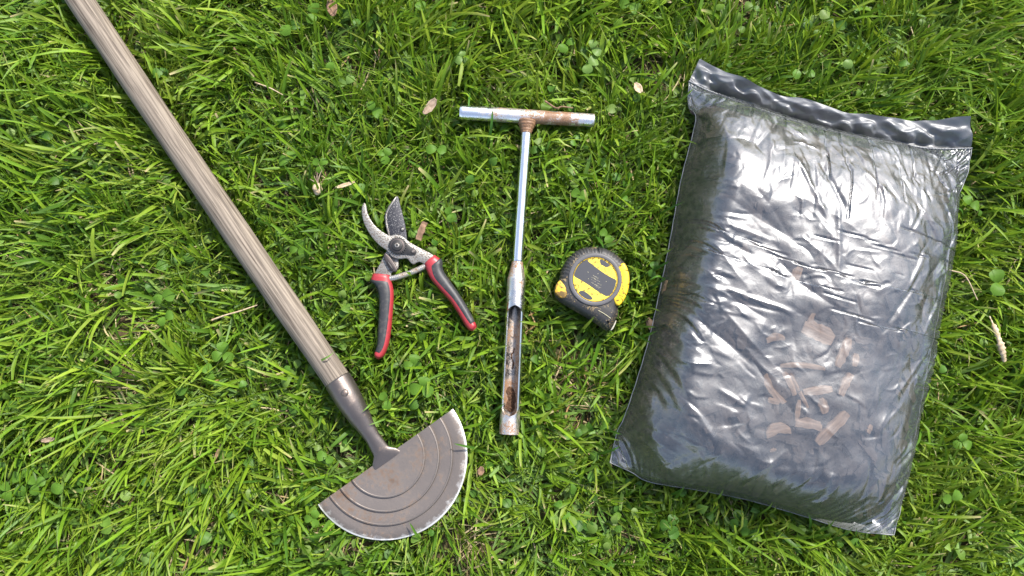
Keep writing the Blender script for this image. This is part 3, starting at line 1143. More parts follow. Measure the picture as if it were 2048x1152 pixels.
# ------------------------------------------------------------------ bag of mulch
ZE = .030
E_top = [(1378, 163), (1412, 180), (1450, 194), (1540, 226), (1600, 245), (1700, 271), (1800, 289), (1870, 298), (1943, 297)]
E_left = [(1378, 163), (1377, 212), (1391, 240), (1362, 360), (1342, 470), (1320, 580), (1292, 700), (1252, 825), (1234, 866), (1220, 925)]
E_bot = [(1220, 925), (1262, 944), (1300, 964), (1400, 981), (1500, 1001), (1600, 1030), (1700, 1060), (1787, 1070)]
E_right = [(1943, 297), (1934, 350), (1914, 400), (1904, 470), (1882, 600), (1852, 750), (1834, 850), (1814, 950), (1800, 1022), (1787, 1070)]
NU, NV = 171, 257
ct = catmull(world_xy(E_top, ZE), NU); cbm = catmull(world_xy(E_bot, ZE), NU)
cl = catmull(world_xy(E_left, ZE), NV); cr = catmull(world_xy(E_right, ZE), NV)


def coons(u, v):
    """u, v arrays in 0..1 -> xy"""
    def at(c, t):
        s = t * (len(c) - 1)
        return np.stack([np.interp(s, np.arange(len(c)), c[:, k]) for k in range(2)], -1)
    u_, v_ = u[..., None], v[..., None]
    S = (1 - v_) * at(ct, u) + v_ * at(cbm, u) + (1 - u_) * at(cl, v) + u_ * at(cr, v)
    S -= (1 - u_) * (1 - v_) * ct[0] + u_ * (1 - v_) * ct[-1] + (1 - u_) * v_ * cbm[0] + u_ * v_ * cbm[-1]
    return S


BW, BL_ = .335, .505
BAG_H = .084


def shoulder(d, w, r):
    """ramp of width w that rounds over into the flat top within about r of its end"""
    t = d / w
    k_ = r / w
    h_ = np.clip(.5 + .5 * (1 - t) / k_, 0, 1)
    return 1 * (1 - h_) + t * h_ - k_ * h_ * (1 - h_)


def bag_height(u, v, h=BAG_H):
    s_ = lambda d, w, r, p: np.clip(shoulder(d, w, r), 0, 1) ** p
    return ZE + h * s_(u * BW, .050, .022, .85) * s_((1 - u) * BW, .090, .045, .9) * s_(v * BL_, .105, .075, .9) * s_((1 - v) * BL_, .062, .03, .75)


U, Vv = np.meshgrid(np.linspace(0, 1, NU), np.linspace(0, 1, NV), indexing='ij')
XY = coons(U, Vv)
ZT = bag_height(U, Vv)
ZS = ZT.copy()
sx_, sy_ = XY[..., 0], XY[..., 1]
lump = pn(sx_ * 14, sy_ * 14, 5) * .0040 + pn(sx_ * 34, sy_ * 34, 6) * .0014 + pn(sx_ * 80, sy_ * 80, 7) * .0005

sm = lambda e0, e1, x: np.clip((x - e0) / (e1 - e0), 0, 1) ** 2 * (3 - 2 * np.clip((x - e0) / (e1 - e0), 0, 1))
inside = np.clip(np.minimum(np.minimum(U, 1 - U) * BW, np.minimum(Vv, 1 - Vv) * BL_) / .03, 0, 1)
ZT = ZT + lump * inside
X = np.dstack([XY, ZT])
X[..., 2] += rng.normal(size=ZT.shape) * .0012 * inside
# the two sheets are cut flat and square: what the rounded fill does not need puckers along the seams
d0 = np.linalg.norm(np.diff(np.dstack([XY, ZT]), axis=0), axis=2).sum(0)
d1 = np.linalg.norm(np.diff(np.dstack([XY, ZT]), axis=1), axis=2).sum(1)
ru, rv_ = np.percentile(d0, 90) * 1.010 / (NU - 1), np.percentile(d1, 75) * 1.0 / (NV - 1)
rd = math.hypot(ru, rv_)
fixed = (U == 0) | (U == 1) | (Vv == 0) | (Vv == 1)
WM = np.where(fixed, 0., 1.)[..., None]


def solve(A, B, wa, wb, rest, kf):
    d = B - A
    L = np.sqrt((d * d).sum(-1, keepdims=True)) + 1e-9
    ws = wa + wb
    c = kf * (L - rest) / L / np.maximum(ws, 1e-6)
    A += wa * c * d
    B -= wb * c * d


def sl_pairs():
    out = []
    for o_ in (0, 1):
        out.append((np.s_[o_:-1:2, :], np.s_[o_ + 1::2, :], ru, 1.))
        out.append((np.s_[:, o_:-1:2], np.s_[:, o_ + 1::2], rv_, 1.))
        out.append((np.s_[o_:-1:2, :-1], np.s_[o_ + 1::2, 1:], rd, .5))
        out.append((np.s_[o_:-1:2, 1:], np.s_[o_ + 1::2, :-1], rd, .5))
    for o_ in (0, 1):
        for s_, r2 in ((3, 3),):
            pass
    return out


pairs = sl_pairs()


def bend(X, kb):
    """smooth towards neighbours, stiff film resists tight folds"""
    lap = np.zeros_like(X)
    lap[1:-1, 1:-1] = (X[2:, 1:-1] + X[:-2, 1:-1] + X[1:-1, 2:] + X[1:-1, :-2]) * .25 - X[1:-1, 1:-1]
    X += kb * lap * WM


vel = np.zeros_like(X)
lo_, hi_ = ZT - .0070 * inside, ZT + .0060 * inside
for it in range(220):
    old = X.copy()
    vel *= .86
    X += vel * WM
    X[..., 2] += .00006 * WM[..., 0]
    for _ in range(5):
        for sa, sb, rest, kf in pairs:
            A, B = X[sa], X[sb]
            n_ = min(A.shape[0], B.shape[0]); m_ = min(A.shape[1], B.shape[1])
            solve(A[:n_, :m_], B[:n_, :m_], WM[sa][:n_, :m_], WM[sb][:n_, :m_], rest, kf)
    bend(X, .05 if it < 190 else .03)
    X[..., 2] = np.clip(X[..., 2], lo_, hi_)
    vel = X - old
bag_base = Vector((*coons(np.array(.5), np.array(.5)), .012))
bag = thing('mulch_bag', bag_base, 'large sealed smoky clear plastic bag filled with dark bark mulch', 'bag')
boff = np.array(bag_base)


def refine(A):
    """twice as many points each way, cubic in between"""
    def up(Q):
        n = Q.shape[0]
        E = np.concatenate([2 * Q[:1] - Q[1:2], Q, 2 * Q[-1:] - Q[-2:-1]])
        m_ = (-E[:n - 1] + 9 * E[1:n] + 9 * E[2:n + 1] - E[3:n + 2]) / 16
        out = np.empty((2 * n - 1,) + Q.shape[1:])
        out[0::2], out[1::2] = Q, m_
        return out
    return up(up(A).swapaxes(0, 1)).swapaxes(0, 1)


X = refine(X)
NU, NV = X.shape[:2]
U, Vv = np.meshgrid(np.linspace(0, 1, NU), np.linspace(0, 1, NV), indexing='ij')
inside = np.clip(np.minimum(np.minimum(U, 1 - U) * BW, np.minimum(Vv, 1 - Vv) * BL_) / .02, 0, 1)
gc = np.random.default_rng(21)


def crease(uu, vv, an, ln2, wd, am, step=0.0, skew=0.0, curve=0.0):
    """a straight tension fold in the film centred at (uu, vv): height am, half length ln2, width wd"""
    i0, j0 = int(np.clip(uu, 0, 1) * (NU - 1)), int(np.clip(vv, 0, 1) * (NV - 1))
    ri, rj = int(ln2 / BW * NU * 1.3) + 8, int(ln2 / BL_ * NV * 1.3) + 8
    W_ = np.s_[max(0, i0 - ri):i0 + ri, max(0, j0 - rj):j0 + rj]
    c0 = X[i0, j0, :2]
    d_ = np.array([math.cos(R(an)), math.sin(R(an))])
    rel = X[W_][..., :2] - c0
    q_ = rel @ d_
    e_ = rel @ np.array([-d_[1], d_[0]]) + skew * np.abs(q_) + curve * q_ * q_
    t_ = np.clip(q_ / ln2, -1, 1)
    env = (1 - t_ ** 2)
    w2 = wd * (.55 + .45 * env)
    h_ = np.exp(-np.abs(e_) / w2)
    if step: h_ = (1 - abs(step)) * h_ + step * np.tanh(e_ / .0013) * np.exp(-np.abs(e_) / (w2 * 2.4))
    X[W_ + (2,)] += am * h_ * env * inside[W_]


def pick_step(): return gc.choice([0, 0, .5, -.5])


# gathers that fan out from the top seam
for q in range(40):
    uu = gc.uniform(.05, .95)
    crease(uu, gc.uniform(.10, .26), -92 + (uu - .5) * 62 + gc.normal() * 13, gc.uniform(.020, .055), gc.uniform(.003, .008), gc.choice([1, -1]) * gc.uniform(.0008, .0021), pick_step(), gc.normal() * .08)
# puckers over the left shoulder, the right shoulder and the bottom
for q in range(46):
    vv = gc.uniform(.10, .95)
    crease(gc.uniform(.10, .27), vv, -24 - (vv - .5) * 26 + gc.normal() * 13, gc.uniform(.014, .040), gc.uniform(.003, .007), gc.choice([1, 1, -1]) * gc.uniform(.0010, .0026), pick_step(), gc.normal() * .12)
for q in range(40):
    vv = gc.uniform(.08, .95)
    crease(gc.uniform(.72, .93), vv, 50 + gc.normal() * 13, gc.uniform(.014, .042), gc.uniform(.003, .007), gc.choice([1, 1, -1]) * gc.uniform(.0009, .0023), pick_step(), gc.normal() * .12)
for q in range(44):
    uu = gc.uniform(.06, .95)
    crease(uu, gc.uniform(.84, .95), 56 + (uu - .5) * 10 + gc.normal() * 12, gc.uniform(.010, .034), gc.uniform(.0024, .006), gc.choice([1, 1, -1]) * gc.uniform(.0010, .0024), pick_step(), gc.normal() * .12)
# long soft folds that run from the upper left shoulder across to the lower middle
for q in range(18):
    uu, vv = gc.uniform(.2, .5), gc.uniform(.3, .8)
    crease(uu, vv, -40 + gc.normal() * 12, gc.uniform(.03, .07), gc.uniform(.005, .012), gc.choice([1, -1]) * gc.uniform(.0008, .0020), 0, gc.normal() * .06)
# small sharp crinkles everywhere, fewer over the taut lower middle
for q in range(2100):
    uu, vv = gc.uniform(.02, .98), gc.uniform(.02, .98)
    edge = min(uu * BW, (1 - uu) * BW, vv * BL_, (1 - vv) * BL_)
    calm = math.exp(-((uu - .62) / .22) ** 2 - ((vv - .80) / .14) ** 2)
    if gc.random() > (.95 if edge < .09 else .62) * (1 - .75 * calm): continue
    if vv < .32: an = -92 + (uu - .5) * 50 + gc.normal() * 32
    elif vv > .85: an = 58 + gc.normal() * 26
    elif uu < .40: an = -28 + gc.normal() * 32
    elif uu > .66: an = 50 + gc.normal() * 32
    else: an = gc.uniform(-90, 90)
    crease(uu, vv, an, gc.uniform(.004, .017), gc.uniform(.0012, .0032), gc.normal() * .00062, gc.choice([0, .6, -.6]), .2 * gc.normal(), gc.normal() * 10)
# straight creases pressed into the film
for (xa, ya, xb, yb, am) in ((1430, 575, 1600, 634, .0014), (1440, 600, 1575, 628, -.0010), (1590, 300, 1655, 455, .0018), (1640, 305, 1690, 430, -.0016), (1672, 395, 1668, 560, .0012),
                             (1420, 440, 1560, 490, .0010), (1730, 330, 1790, 400, .0014), (1500, 780, 1470, 830, .0012), (1845, 540, 1760, 660, -.0014), (1860, 500, 1800, 600, .0014), (1420, 770, 1500, 820, .0010)):
    pa, pb = np.array(P(xa, ya, .11)[:2]), np.array(P(xb, yb, .11)[:2])
    d_ = pb - pa; ll = np.linalg.norm(d_); d_ /= ll
    rel = X[..., :2] - pa
    q_ = rel @ d_
    e_ = rel @ np.array([-d_[1], d_[0]])
    X[..., 2] += am * np.exp(-(e_ / .0028) ** 2) * sm(0, .02, q_) * sm(ll, ll - .02, q_)
film_o = numpy_mesh('top_film', (X - boff).reshape(-1, 3), grid_faces(NU, NV)[:, ::-1], MAT['film'], bag)
if film_o.data.polygons[100].normal.z < 0: film_o.data.flip_normals()
# underside
u2, v2 = np.meshgrid(np.linspace(0, 1, 41), np.linspace(0, 1, 61), indexing='ij')
xy2 = coons(u2, v2)
zb = ZE - .016 * np.clip(np.minimum(np.minimum(u2, 1 - u2) * BW, np.minimum(v2, 1 - v2) * BL_) / .05, 0, 1) ** .6
numpy_mesh('bottom_film', (np.dstack([xy2, zb]) - boff).reshape(-1, 3), grid_faces(41, 61), MAT['film'], bag)
for nm, c in (('side_seam', cl), ('side_seam', cr), ('bottom_seam', cbm)):
    pth = np.c_[c, np.full(len(c), ZE) + .0008 * np.sin(np.arange(len(c)) * .5)]
    tube_obj(nm, pth, .00050, MAT['film_edge'], bag, 8, True, boff)
# gathered seam under the flap
pth = np.c_[resample(ct, 300), np.full(300, ZE + .0012)]
pth[:, 2] += .0008 * np.sin(np.arange(300) * 1.9) + .0006 * pn(np.arange(300) * .21, np.zeros(300), 3)
tube_obj('top_seam', pth, .0009 * (1 + .3 * pn(np.arange(300) * .7, np.zeros(300), 8)), MAT['film_edge'], bag, 8, True, boff)
# flap: the flat neck of the bag beyond the seam, buckled
fl_top = [(1405, 108), (1440, 130), (1500, 166), (1560, 186), (1600, 196), (1680, 216), (1760, 228), (1830, 236), (1890, 236), (1935, 235)]
zF = .046
NF, MF = 181, 26
ft = catmull(world_xy(fl_top, zF), NF)
fb = resample(ct, NF)
s = np.linspace(0, 1, NF)[:, None]
t = np.linspace(0, 1, MF)[None, :]
fx = fb[:, None, :] * (1 - t[..., None]) + ft[:, None, :] * t[..., None]
bell = np.sin(np.pi * np.clip(t, 0, 1) ** .8)
S2, T2 = np.broadcast_arrays(s, t)
# each stretch of the neck climbs from the seam in its own way: steep then flat, or flat then steep
steep = np.exp(pn(S2 * 6.3, S2 * 0 + T2 * .5, 11) * 1.9 - .35 + pn(S2 * 14, T2 * .8, 12) * .8)
rise = np.clip(T2, 1e-4, 1) ** steep
top_z = .046 + pn(S2 * 5, S2 * 0, 15) * .022
fz = (ZE - .001) + (top_z - ZE) * rise
fz = fz + (.5 - np.abs(pn(S2 * 11 - T2 * 2.2, T2 * 1.3 + S2 * 3, 16))) * .0045 * np.sin(np.pi * T2 ** .8) + pn(S2 * 34 - T2 * 5, T2 * 4, 17) * .0005 * np.clip(T2 * 6, 0, 1)
fz = fz - .007 * np.exp(-((T2 - .16) / .12) ** 2) * np.clip(np.minimum(S2, 1 - S2) / .10, 0, 1)
fz = fz + .0042 * np.tanh(pn(S2 * 16 + T2 * 1.5, T2 * 1.6 - S2 * 4, 18) * 4) * np.sin(np.pi * T2 ** .7)
fz = np.maximum(fz, .019)
fx = fx + np.stack([np.zeros_like(S2), pn(S2 * 11, T2, 14) * .0022 * T2], -1)
flap = numpy_mesh('flap', (np.dstack([fx, fz]) - boff).reshape(-1, 3), grid_faces(NF, MF), MAT['flap'], bag)
if flap.data.polygons[200].normal.z < 0: flap.data.flip_normals()
ss = flap.modifiers.new('smooth', 'SUBSURF'); ss.levels = 1; ss.render_levels = 1
m = press(np.vstack([ct, cr, cbm[::-1], cl[::-1]]), .013)
press(np.vstack([fb, ft[::-1]]), .017)
cen = coons(np.array([.1, .5, .9, .9, .9, .5, .1, .1]), np.array([.08, .08, .08, .5, .92, .92, .92, .5]))
CORE |= poly_mask(cen)

# mulch inside, and the larger chips one can tell apart through the film
mu, mv = 121, 171
u3, v3 = np.meshgrid(np.linspace(.012, .988, mu), np.linspace(.02, .988, mv), indexing='ij')
xy3 = coons(u3, v3)
zm = bag_height(u3, v3) - .0165
rough_ = pn(xy3[..., 0] * 70, xy3[..., 1] * 70, 21) * .0022 + np.abs(pn(xy3[..., 0] * 130, xy3[..., 1] * 130, 22)) * .0025 + pn(xy3[..., 0] * 16, xy3[..., 1] * 16, 5) * .004
zm = np.maximum(zm + rough_, .016)
mul = numpy_mesh('mulch', np.dstack([xy3, zm]).reshape(-1, 3), grid_faces(mu, mv), MAT['mulch'])
if mul.data.polygons[500].normal.z < 0: mul.data.flip_normals()
tag(mul, 'dark bark mulch filling the smoky plastic bag', 'mulch', None, 'stuff')


def bag_z(x, y):
    i = np.argmin((XY[..., 0] - x) ** 2 + (XY[..., 1] - y) ** 2)
    return ZS.ravel()[i]


def chip_mesh(length, width, thick, bend_=0.0, taper=.3, seed=0):
    r_ = random.Random(seed)
    n = 9
    V, F = [], []
    for i in range(n):
        s_ = i / (n - 1) * 2 - 1
        w_ = width / 2 * (1 - taper * abs(s_) ** 3) * (1 + r_.uniform(-.14, .14))
        yb = bend_ * length * (1 - s_ * s_) + r_.uniform(-.03, .03) * width
        xs_ = s_ * length / 2 + (r_.uniform(-.04, .04) * length if i in (0, n - 1) else 0)
        zz = r_.uniform(-.0004, .0004)
        for y_, z_ in ((-w_, -thick / 2), (-w_ * .9, thick / 2), (0, thick / 2 + .0006), (w_ * .9, thick / 2), (w_, -thick / 2)):
            V.append((xs_ + r_.uniform(-.02, .02) * width, yb + y_, z_ + zz))
    for i in range(n - 1):
        for q in range(5):
            a, b = i * 5 + q, i * 5 + (q + 1) % 5
            F.append((a, b, b + 5, a + 5))
    F.append((4, 3, 2, 1, 0))
    F.append(tuple(range((n - 1) * 5, n * 5)))
    return V, F


# px, py, length px, width px, angle deg (image, counter-clockwise from right), bend, label
CHIPS = [
    (1636, 668, 62, 40, -25, .05, 'broad pale wood chip highest of the chips seen through the bag'),
    (1622, 650, 44, 14, 75, .1, 'narrow upright splinter on the edge of the broad pale chip in the bag'),
    (1552, 680, 34, 17, 8, .18, 'small pointed tan chip left of the broad pale chip in the bag'),
    (1686, 706, 56, 24, 65, 0, 'wide smooth chip slanting right of the broad pale chip in the bag'),
    (1606, 735, 86, 13, -4, .05, 'long thin pale splinter lying level across the middle of the bag'),
    (1598, 782, 76, 9, -64, 0, 'long straight pale splinter standing steeply in the bag'),
    (1578, 768, 48, 15, -66, .05, 'shorter splinter tight against the long straight one in the bag'),
    (1549, 776, 62, 18, -58, -.12, 'curved brown chip left of the two steep splinters in the bag'),
    (1636, 781, 54, 20, 7, 0, 'flat oblong pale chip right of the two steep splinters in the bag'),
    (1692, 768, 46, 22, 60, .05, 'frayed fibrous chip in the right part of the bag'),
    (1617, 852, 52, 24, -10, .1, 'rounded tan chip under the two steep splinters in the bag'),
    (1664, 856, 88, 26, 43, 0, 'largest long brown chip, slanting low in the bag'),
    (1556, 866, 46, 26, 12, .2, 'curled brown chip lowest left of the chips in the bag'),
    (1595, 822, 40, 12, 80, 0, 'short stick standing above the rounded tan chip in the bag'),
    (1546, 802, 22, 14, -15, 0, 'small tan flake under the curved brown chip in the bag'),
    (1738, 858, 18, 14, 60, 0, 'small whitish chip near the right side of the bag'),
    (1546, 900, 12, 8, 30, 0, 'tiny cream flake below the curled brown chip in the bag'),
    (1594, 552, 34, 22, 70, .1, 'tan chip showing through the creased upper half of the bag'),
    (1710, 720, 24, 18, 80, 0, 'small blunt chip beside the wide smooth chip in the bag'),
    (1300, 648, 26, 18, -60, 0, 'ochre chip pressed against the left side of the bag'),
    (1644, 812, 30, 24, -70, .1, 'knotty grey chip between the oblong chip and the largest chip in the bag'),
    (1330, 575, 30, 12, 70, 0, 'thin ochre sliver in the left side of the bag'),
]
g_ = np.random.default_rng(5)
VV, FF, CC, nb = [], [], [], 0
for q_ in range(520):
    uu, vv = g_.uniform(.05, .95), g_.uniform(.06, .96)
    c_ = coons(np.array(uu), np.array(vv))
    zz_ = bag_height(np.array(uu), np.array(vv)) - .0130 - g_.uniform(0, .003)
    a, f = chip_mesh(g_.uniform(.012, .034), g_.uniform(.006, .014), .003, g_.uniform(-.1, .1), .4, q_ + 100)
    a = np.array(a)
    t_ = g_.uniform(0, 2 * np.pi)
    tl = g_.normal(size=2) * .12
    du = .01
    hx_ = (bag_height(np.array(min(uu + du, 1)), np.array(vv)) - bag_height(np.array(uu - du), np.array(vv))) / (2 * du * BW)
    hy_ = -(bag_height(np.array(uu), np.array(min(vv + du, 1))) - bag_height(np.array(uu), np.array(vv - du))) / (2 * du * BL_)
    x_ = a[:, 0] * math.cos(t_) - a[:, 1] * math.sin(t_)
    y_ = a[:, 0] * math.sin(t_) + a[:, 1] * math.cos(t_)
    a = np.c_[x_ + c_[0], y_ + c_[1], a[:, 2] + zz_ + x_ * (tl[0] + hx_) + y_ * (tl[1] + hy_)]
    VV.append(a); nb0 = nb
    FF += [tuple(i + nb0 for i in w__) for w__ in f]
    nb += len(a)
bk = mesh_obj('bark_chunks', np.vstack(VV), FF, MAT['chunk'], None, False)
tag(bk, 'dark brown bark chunks packed under the bag film', 'mulch', None, 'stuff')
for n_, (px, py, L_, w_, an, bd, lb) in enumerate(CHIPS):
    p0 = P(px, py, .10)
    for _ in range(3):
        zc2 = bag_z(p0.x, p0.y) - .0115
        p0 = P(px, py, zc2)
    me_v, me_f = chip_mesh(L_ * .00056, w_ * .00048, .0026, bd, .35, n_)
    o = mesh_obj('wood_chip', me_v, me_f, MAT['chip'], None, False)
    hx = (bag_z(p0.x + .01, p0.y) - bag_z(p0.x - .01, p0.y)) / .02
    hy = (bag_z(p0.x, p0.y + .01) - bag_z(p0.x, p0.y - .01)) / .02
    nrm_ = Vector((-hx, -hy, 1)).normalized()
    o.rotation_mode = 'QUATERNION'
    o.rotation_quaternion = Vector((0, 0, 1)).rotation_difference(nrm_) @ Matrix.Rotation(R(an), 3, 'Z').to_quaternion()
    o.location = p0
    tag(o, lb, 'wood chip', 'wood chips inside the plastic bag')

# ------------------------------------------------------------------ the lid over the grass slopes up away from each thing
for _ in range(14):
    st = CELL * 1.1
    LID[1:, :] = np.minimum(LID[1:, :], LID[:-1, :] + st)
    LID[:-1, :] = np.minimum(LID[:-1, :], LID[1:, :] + st)
    LID[:, 1:] = np.minimum(LID[:, 1:], LID[:, :-1] + st)
    LID[:, :-1] = np.minimum(LID[:, :-1], LID[:, 1:] + st)


def lid_at(x, y):
    i = ((x - X0) / CELL).astype(int)
    j = ((y - Y0) / CELL).astype(int)
    ok = (i >= 0) & (i < NXC) & (j >= 0) & (j < NYC)
    return np.where(ok, LID[i.clip(0, NXC - 1), j.clip(0, NYC - 1)], .2)


def core_at(x, y):
    i = ((x - X0) / CELL).astype(int).clip(0, NXC - 1)
    j = ((y - Y0) / CELL).astype(int).clip(0, NYC - 1)
    return CORE[i, j]


# ------------------------------------------------------------------ grass
def blades(name, n, box, len_rng, wid_rng, tilt_rng, bend_rng, colours, mat, seed, tuft=6, seg=5, z_min=.0, dens=None, blunt=.3, label='', spread_k=1.0):
    g = np.random.default_rng(seed)
    nt = max(1, n // tuft)
    tx = g.uniform(box[0], box[1], nt * 2)
    ty = g.uniform(box[2], box[3], nt * 2)
    keep = ~core_at(tx, ty)
    if dens is not None: keep &= g.random(nt * 2) < dens(tx, ty)
    tx, ty = tx[keep][:nt], ty[keep][:nt]
    nt = len(tx)
    tid = np.repeat(np.arange(nt), tuft)
    n = len(tid)
    rx = tx[tid] + g.normal(size=n) * .0045
    ry = ty[tid] + g.normal(size=n) * .0045
    # lean: a slow field over the lawn, a lean of each tuft, and each blade's own
    fld = np.arctan2(ry + .03, rx) + pn(rx * 3.1, ry * 3.1, seed + 1) * 2.6 * spread_k + pn(rx * 10, ry * 10, 77) * 1.7 * spread_k
    calm = np.clip(np.hypot(rx / .6, (ry + .03) / .36), .15, 1)
    taz = fld + g.normal(size=nt)[tid] * (1.9 - 1.35 * calm) * spread_k
    az = taz + g.normal(size=n) * (.75 - .3 * calm)
    L = g.uniform(*len_rng, n) * (.75 + .5 * g.random(nt)[tid]) * (1 + .35 * pn(rx * 5, ry * 5, seed + 3))
    w = g.uniform(*wid_rng, n) * (.7 + .6 * g.random(nt)[tid])
    t0_ = np.radians(g.uniform(*tilt_rng, n))
    bd = np.radians(g.uniform(*bend_rng, n)) * g.choice([1, 1, 1, .4], n)
    turn = g.normal(size=n) * .35
    z0 = ground_z(rx, ry)
    k = seg + 1
    s = np.linspace(0, 1, k)
    pts = np.zeros((n, k, 3))
    pts[:, 0] = np.stack([rx, ry, z0 - .002], 1)
    for i in range(1, k):
        th_ = t0_ + bd * (s[i] - .5 / seg) ** 1.3
        a_ = az + turn * s[i]
        st = L / seg
        pts[:, i, 0] = pts[:, i - 1, 0] + np.sin(th_) * np.cos(a_) * st
        pts[:, i, 1] = pts[:, i - 1, 1] + np.sin(th_) * np.sin(a_) * st
        pts[:, i, 2] = pts[:, i - 1, 2] + np.cos(th_) * st
    zg = ground_z(pts[..., 0], pts[..., 1])
    pts[..., 2] = np.maximum(pts[..., 2], zg + .003 + z_min)
    lid = lid_at(pts[..., 0], pts[..., 1])
    under = pts[..., 2] > lid - .0015
    lay = g.uniform(.35, 1., n)[:, None]
    pts[..., 2] = np.where(under, np.maximum(zg + .001, (lid - .0015) * lay), pts[..., 2])
    tan = np.gradient(pts, axis=1)
    tan /= np.linalg.norm(tan, axis=2, keepdims=True) + 1e-9
    # ribbon direction: level and square to the lean, rolled a little
    sd = np.stack([-np.sin(az), np.cos(az), np.zeros(n)], 1)[:, None, :] + np.zeros_like(tan)
    sd -= (sd * tan).sum(-1, keepdims=True) * tan
    sd /= np.linalg.norm(sd, axis=2, keepdims=True) + 1e-9
    nr = np.cross(tan, sd)
    roll = (g.normal(size=n) * .5)[:, None] + (g.normal(size=n) * .9)[:, None] * s[None]
    c, q = np.cos(roll)[..., None], np.sin(roll)[..., None]
    sd, nr = sd * c + nr * q, nr * c - sd * q
    bl_ = (g.random(n) < blunt)[:, None]
    prof_p = np.clip(.62 + 1.1 * s, 0, 1) * np.sqrt(np.clip(1 - s ** 3.2, 0, 1))
    prof_b = np.clip(.62 + 1.1 * s, 0, 1) * np.where(s > .98, .62, 1)
    prof = np.where(bl_, prof_b[None], np.maximum(prof_p, .05)[None]) * w[:, None] / 2
    vee = .30
    left = pts + sd * prof[..., None] + nr * (prof * vee)[..., None]
    right = pts - sd * prof[..., None] + nr * (prof * vee)[..., None]
    V = np.stack([left, pts, right], 2)              # n,k,3,3
    # colour of each blade, paler at the sheath
    cs_ = np.asarray(colours, float)
    patch = pn(rx * 4, ry * 4, seed + 6) * .5 + .5
    pick = np.clip(patch + g.normal(size=n) * .28, 0, .999)
    fpos = pick * (len(cs_) - 1)
    i0 = np.floor(fpos).astype(int).clip(0, len(cs_) - 2)
    ff = (fpos - i0)[:, None]
    cb_ = cs_[i0] * (1 - ff) + cs_[i0 + 1] * ff
    cb_ = cb_ * g.uniform(.8, 1.22, n)[:, None]
    col = cb_[:, None, :] * (1 + 0 * s[None, :, None])
    sheath = np.clip(1 - s * 3.2, 0, 1)[None, :, None] * .5
    col = col * (1 - sheath) + np.array([.17, .21, .07]) * sheath
    tipdry = (g.random(n) < .10)[:, None, None] * np.clip(s * 5 - 4, 0, 1)[None, :, None]
    col = col * (1 - tipdry) + np.array([.42, .34, .17]) * tipdry
    col = np.repeat(col[:, :, None, :], 3, 2)
    bi = np.arange(n)[:, None, None] * (k * 3)
    si = np.arange(seg)[None, :, None] * 3
    qi = np.arange(2)[None, None, :]
    a = bi + si + qi
    F = np.stack([a, a + 1, a + 4, a + 3], -1).reshape(-1, 4)
    o = numpy_mesh(name, V.reshape(-1, 3), F, mat, None, col.reshape(-1, 3))
    tag(o, label, None, None, 'stuff')
    return o


FRAME = (-.72, .72, -.46, .50)
OUT = (-1.25, 1.25, -.95, 1.0)


def in_frame(x, y): return (x > FRAME[0]) & (x < FRAME[1]) & (y > FRAME[2]) & (y < FRAME[3])


bare = [(P(1310, 120), .045), (P(1115, 775), .040), (P(270, 640), .045), (P(1290, 165), .03), (P(640, 380), .02), (P(960, 1090), .04), (P(180, 930), .03), (P(1500, 40), .03), (P(420, 1050), .03)]


def density(x, y):
    d = .86 + .5 * pn(x * 11, y * 11, 31)
    for p_, r_ in bare: d = d - .75 * np.exp(-((x - p_.x) ** 2 + (y - p_.y) ** 2) / r_ ** 2)
    return np.clip(d, .10, 1)


GREEN = [(.052, .122, .008), (.083, .169, .009), (.117, .215, .011), (.156, .253, .014), (.196, .272, .026)]
GREY = [(.080, .160, .026), (.118, .208, .034), (.155, .242, .045)]
FINE = [(.082, .160, .010), (.130, .214, .013), (.195, .255, .030)]
blades('grass', 26000, FRAME, (.033, .067), (.0024, .0043), (12, 55), (15, 80), GREEN, MAT['grass'], 11, 5, 6, dens=density, blunt=.28, label='bright green lawn grass of broad blades')
blades('grass', 27000, FRAME, (.028, .060), (.0012, .0023), (10, 62), (10, 85), FINE, MAT['grass'], 12, 6, 5, dens=density, blunt=.15, label='fine thin grass blades between the broad ones')
blades('grass', 12500, FRAME, (.030, .064), (.0025, .0048), (52, 80), (5, 30), GREY, MAT['grass'], 13, 4, 5, z_min=.007, dens=density, blunt=.4, label='flattened greyish grass blades lying over the turf', spread_k=1.5)
edge_d = lambda x, y: np.where(in_frame(x, y), 0, np.clip(.9 + .4 * pn(x * 9, y * 9, 32), .2, 1))
blades('grass', 24000, OUT, (.038, .078), (.0028, .0050), (12, 55), (15, 80), GREEN, MAT['grass'], 14, 5, 4, dens=edge_d, label='lawn grass running on beyond the tools')
# longer arching blades, more towards the far side and the edges of the lawn in view
long_d = lambda x, y: np.clip(.10 + 1.3 * np.clip(np.hypot(x / .62, (y + .05) / .40) - .50, 0, 1), 0, 1)
blades('grass', 5500, FRAME, (.055, .095), (.0022, .0038), (15, 50), (20, 65), GREEN[1:], MAT['grass'], 15, 5, 7, dens=long_d, blunt=.12, label='longer arching grass blades round the edges of the mown patch', spread_k=.7)
STRAW = [(.13, .085, .045), (.26, .19, .10), (.42, .34, .20), (.34, .20, .09)]
thin = lambda x, y: np.clip(1.15 - density(x, y), .15, 1)
blades('dry_thatch', 11000, FRAME, (.015, .045), (.0006, .0014), (62, 88), (0, 25), STRAW, MAT['straw'], 16, 4, 3, z_min=.001, dens=thin, label='dry straw thatch low between the grass blades')
thin2 = lambda x, y: np.clip((1.0 - density(x, y)) * .9, .02, 1)
blades('dry_thatch', 2400, FRAME, (.018, .045), (.0010, .0022), (55, 85), (0, 40), STRAW[1:], MAT['straw'], 17, 2, 4, z_min=.012, dens=thin2, label='pale dead grass stalks caught on top of the turf')

